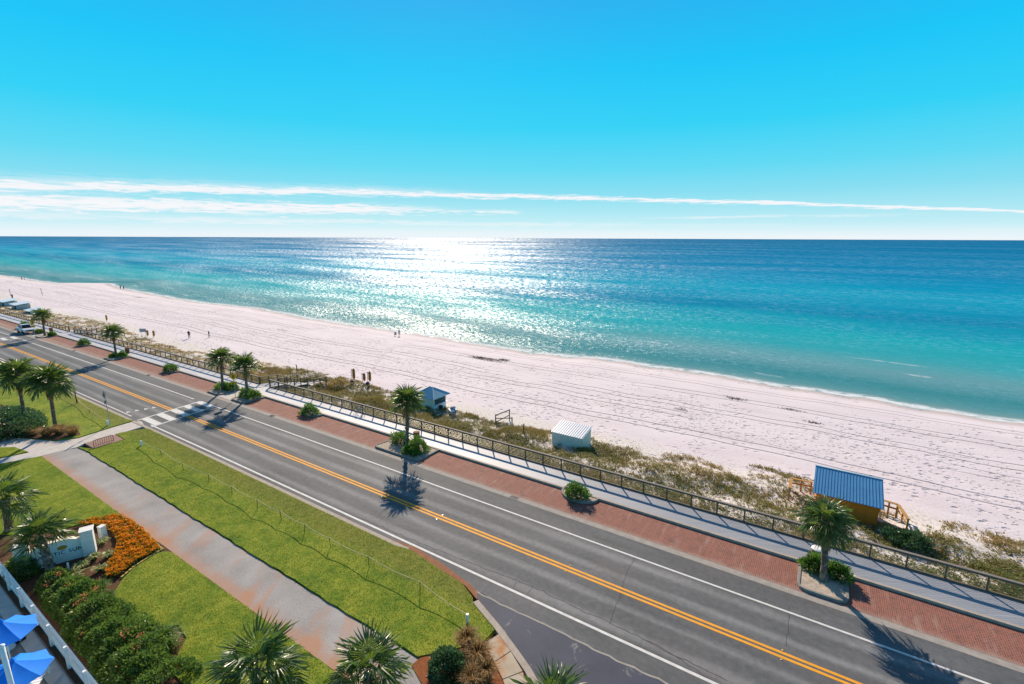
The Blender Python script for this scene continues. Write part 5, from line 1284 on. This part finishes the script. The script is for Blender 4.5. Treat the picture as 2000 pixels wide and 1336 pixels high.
# ================================================================== PICKUP
def pickup():
    t = thing('pickup_truck', 'white pickup truck parked on the brick bay by the far crosswalk', 'pickup truck', (-140.9, 30.35 + shift(-140), .01), 0)
    def loft(secs):
        """sections of (x, [(y,z)...]) joined"""
        b = MB(); n = len(secs[0][1])
        for x, pr in secs: b.v += [(x, y, z) for y, z in pr]
        for k in range(len(secs) - 1):
            for j in range(n): b.f.append((k * n + j, k * n + n + j, k * n + n + (j + 1) % n, k * n + (j + 1) % n)); b.mi.append(0)
        b.f.append(tuple(range(n))[::-1]); b.mi.append(0); b.f.append(tuple(range((len(secs) - 1) * n, len(secs) * n))); b.mi.append(0)
        return b
    def pr(w, z0, z1, c=.08): return [(-w + .06, z0), (w - .06, z0), (w, z0 + .12), (w, z1 - c), (w - c, z1), (-w + c, z1), (-w, z1 - c), (-w, z0 + .12)]
    body = loft([(-2.7, pr(.90, .55, 1.10)), (-2.6, pr(.94, .45, 1.16)), (-.9, pr(.96, .42, 1.16)), (.9, pr(.96, .42, 1.16)), (1.2, pr(.96, .42, 1.14)), (2.35, pr(.94, .45, 1.06)), (2.62, pr(.88, .5, .92))]).obj('body', M_CAR, t, bevel=.02)
    cab = loft([(-1.0, pr(.84, 1.10, 1.55, .1)), (-.78, pr(.76, 1.10, 1.80, .12)), (.25, pr(.76, 1.10, 1.82, .12)), (1.05, pr(.86, 1.10, 1.20, .05))]).obj('cab', M_CAR, t, bevel=.02)
    MB().quad([(0, 0, 0)] * 4)
    b = MB(); b.quad([(.36, -.62, 1.77), (.36, .62, 1.77), (1.0, .74, 1.24), (1.0, -.74, 1.24)]); o = b.obj('windscreen', M_GLASS, t); o.location = (.03, 0, .02)
    b = MB(); b.quad([(-1.0, -.6, 1.2), (-1.0, .6, 1.2), (-.84, .55, 1.68), (-.84, -.55, 1.68)]); o = b.obj('rear_window', M_GLASS, t); o.location = (-.03, 0, .02)
    for s in (-1, 1):
        for x0, x1, x2, x3 in ((-.82, -.08, -.08, -.72), (.0, .82, .32, .0)):
            b = MB(); b.quad([(x0, s * .845, 1.2), (x1, s * .865, 1.2), (x2, s * .785, 1.72), (x3, s * .785, 1.72)]); b.obj('side_window', M_GLASS, t).location = (0, s * .02, 0)
        for x in (-1.65, 1.62):
            w_ = MB().tube([(x, s * .70, .37), (x, s * .97, .37)], .37, 18).obj('wheel', M_BLACK, t)
            MB().tube([(x, s * .955, .37), (x, s * .985, .37)], .22, 12).obj('rim', M_CHROME, w_)
            MB().tube([(x + math.cos(a) * .43, s * .955, .40 + math.sin(a) * .43) for a in np.linspace(0, math.pi, 9)], .04, 5).obj('wheel_arch', M_BLACK, t)
        MB().box((2.56, s * .70, .80), (.16, .30, .18)).obj('headlight', M_LAMP, t, bevel=.02); MB().box((-2.68, s * .82, .92), (.06, .16, .30)).obj('tail_light', M_SIGN, t)
        MB().box((.78, s * 1.04, 1.22), (.12, .18, .14)).obj('mirror', M_CAR, t, bevel=.02)
        MB().box((-.42, s * .975, 1.02), (.14, .02, .03)).obj('door_handle', M_BLACK, t)
    MB().box((2.63, 0, .78), (.06, 1.05, .24)).obj('grille', M_BLACK, t); MB().box((2.68, 0, .52), (.14, 1.8, .16)).obj('front_bumper', M_CHROME, t, bevel=.02); MB().box((-2.76, 0, .55), (.14, 1.8, .14)).obj('rear_bumper', M_CHROME, t, bevel=.02)
    MB().box((-1.8, 0, 1.163), (1.5, 1.55, .012)).obj('bed_floor', M_DARK, t)
pickup()

# ================================================================== PEOPLE
def person(label, loc, hgt, rz, top, legs, pose='stand', arm=(0, 0)):
    J = {}; s = hgt / 1.75
    J['pel'] = (0, 0, .95); J['chest'] = (0, .0, 1.30); J['neck'] = (0, 0, 1.50); J['head'] = (0, .02, 1.62); J['crown'] = (0, .01, 1.72)
    st = .16 if pose == 'walk' else .03
    for q, sg in (('l', -1), ('r', 1)):
        J[q + 'hip'] = (sg * .10, 0, .90); J[q + 'knee'] = (sg * .11, sg * st * .6 + .03, .50); J[q + 'ank'] = (sg * .12, sg * st - .02, .08); J[q + 'toe'] = (sg * .13, sg * st + .14, .04)
        J[q + 'sh'] = (sg * .19, 0, 1.42); J[q + 'el'] = (sg * .26, -.02 + (.10 if sg > 0 and arm[1] else 0), 1.14); J[q + 'wr'] = (sg * (.27 if not (sg > 0 and arm[1]) else .18), .06 + (.25 if sg > 0 and arm[1] else 0), .90 + (.25 if sg > 0 and arm[1] else 0)); J[q + 'ha'] = tuple(Vector(J[q + 'wr']) + Vector((0, .05, -.08 if not (sg > 0 and arm[1]) else .02)))
    rad = dict(pel=.15, chest=.17, neck=.06, head=.095, crown=.07, hip=.10, knee=.07, ank=.045, toe=.045, sh=.075, el=.05, wr=.035, ha=.04)
    ED = [('pel', 'chest'), ('chest', 'neck'), ('neck', 'head'), ('head', 'crown')]
    for q in 'lr': ED += [('pel', q + 'hip'), (q + 'hip', q + 'knee'), (q + 'knee', q + 'ank'), (q + 'ank', q + 'toe'), ('chest', q + 'sh'), (q + 'sh', q + 'el'), (q + 'el', q + 'wr'), (q + 'wr', q + 'ha')]
    names = list(J); me = bpy.data.meshes.new('skeleton'); me.from_pydata([tuple(c * s for c in J[k]) for k in names], [(names.index(a), names.index(b)) for a, b in ED], [])
    o = bpy.data.objects.new('tmp', me); COL.objects.link(o); o.modifiers.new('skin', 'SKIN'); sub = o.modifiers.new('sub', 'SUBSURF'); sub.levels = 1
    for k, nm in enumerate(names):
        r = rad.get(nm, rad.get(nm[1:], .06)) * s; sv = me.skin_vertices[0].data[k]; sv.radius = (r, r); sv.use_root = nm == 'pel'
    dg = bpy.context.evaluated_depsgraph_get(); ev = o.evaluated_get(dg); m2 = bpy.data.meshes.new_from_object(ev); bpy.data.objects.remove(o)
    m2.name = 'person'; m2.materials.clear()
    for mm in (M_SKIN, top, legs, M_HAIR, M_BLACK): m2.materials.append(mm)
    for p in m2.polygons:
        c = p.center / s; p.use_smooth = True
        p.material_index = 4 if c.z < .09 else 2 if c.z < .98 and abs(c.x) < .22 and not (c.y > .12 and c.z > .8) else 0 if c.z < .93 else 1 if c.z < 1.49 else (3 if (c.z > 1.66 or c.y < -.02) else 0)
    t = link('person', m2, None, loc, (0, 0, rz)); return tag(t, label, 'person', 'people on the beach')
def at(px, py): return B(px, py)
person('standing person in dark clothes holding something, left of the pair on the sand', at(370, 661), 1.75, -2.2, M_CL_BLACK, M_CL_NAVY, arm=(0, 1))
person('person in dark top and bare legs, right of the pair on the sand', at(409, 660), 1.62, 2.5, M_CL_NAVY, M_CL_GREY, 'walk')
person('left walker of the pair at the waterline beyond the pickup', at(236, 565), 1.75, 1.2, M_CL_BLACK, M_CL_BLACK, 'walk')
person('right walker of the pair at the waterline beyond the pickup', at(242, 566), 1.68, 1.2, M_CL_NAVY, M_CL_BLACK, 'walk')
person('left person of the farthest pair at the water edge', at(43, 547), 1.7, .3, M_CL_BLACK, M_CL_NAVY)
person('right person of the farthest pair at the water edge', at(48, 547), 1.7, -.3, M_CL_NAVY, M_CL_BLACK)
person('lone person at the waterline in the sun glitter', at(780, 657), 1.7, .2, M_CL_GREY, M_CL_TAN)
x, y, z = at(772, 657)
t = thing('folding_chair', 'small folding chair beside the lone person at the waterline', 'chair', (x, y, z), .6)
MB().box((0, 0, .36), (.5, .45, .04)).obj('seat', M_CL_GREY, t); MB().box((0, .25, .66), (.5, .04, .55), rot=Matrix.Rotation(R(-14), 3, 'X')).obj('backrest', M_CL_GREY, t)
for sx_ in (-.23, .23):
    for a, b_ in (((sx_, -.2, 0), (sx_, .2, .36)), ((sx_, .2, 0), (sx_, -.2, .36))): MB().bar(a, b_, .025).obj('leg', M_STEEL, t)

# wrack: dark weed scattered in patches on the sand
g = np.random.default_rng(77); V_ = []
for px, py, rx, ry, n in ((955, 702, 4.2, 1.2, 900), (935, 699, 1.5, .8, 300), (985, 703, 1.2, .7, 260), (1437, 779, 1.3, .7, 220), (1545, 800, 1.2, .5, 120), (270, 581, 5, .8, 200), (1330, 800, .8, .4, 70), (1590, 826, .9, .4, 80), (550, 645, 3.0, .8, 120), (20, 551, 9, 1.0, 200)):
    x, y, z = B(px, py); X = x + g.normal(0, rx * .5, n); Y = y + g.normal(0, ry * .5, n); Z = terr(X, Y)
    c = np.column_stack([X, Y, Z + .01]); d = unit(np.column_stack([g.normal(size=(n, 2)), g.uniform(.0, .5, n)]))
    V_.append(leaf_quads(c, d, np.tile([0., 0, 1], (n, 1)), .16 * g.uniform(.5, 1.6, n), .09 * g.uniform(.5, 1.5, n)).reshape(-1, 3))
stuff(link('seaweed', np_mesh('seaweed', np.concatenate(V_), 4, M_WEED)), 'dark weed scattered in patches over the white sand', 'seaweed')
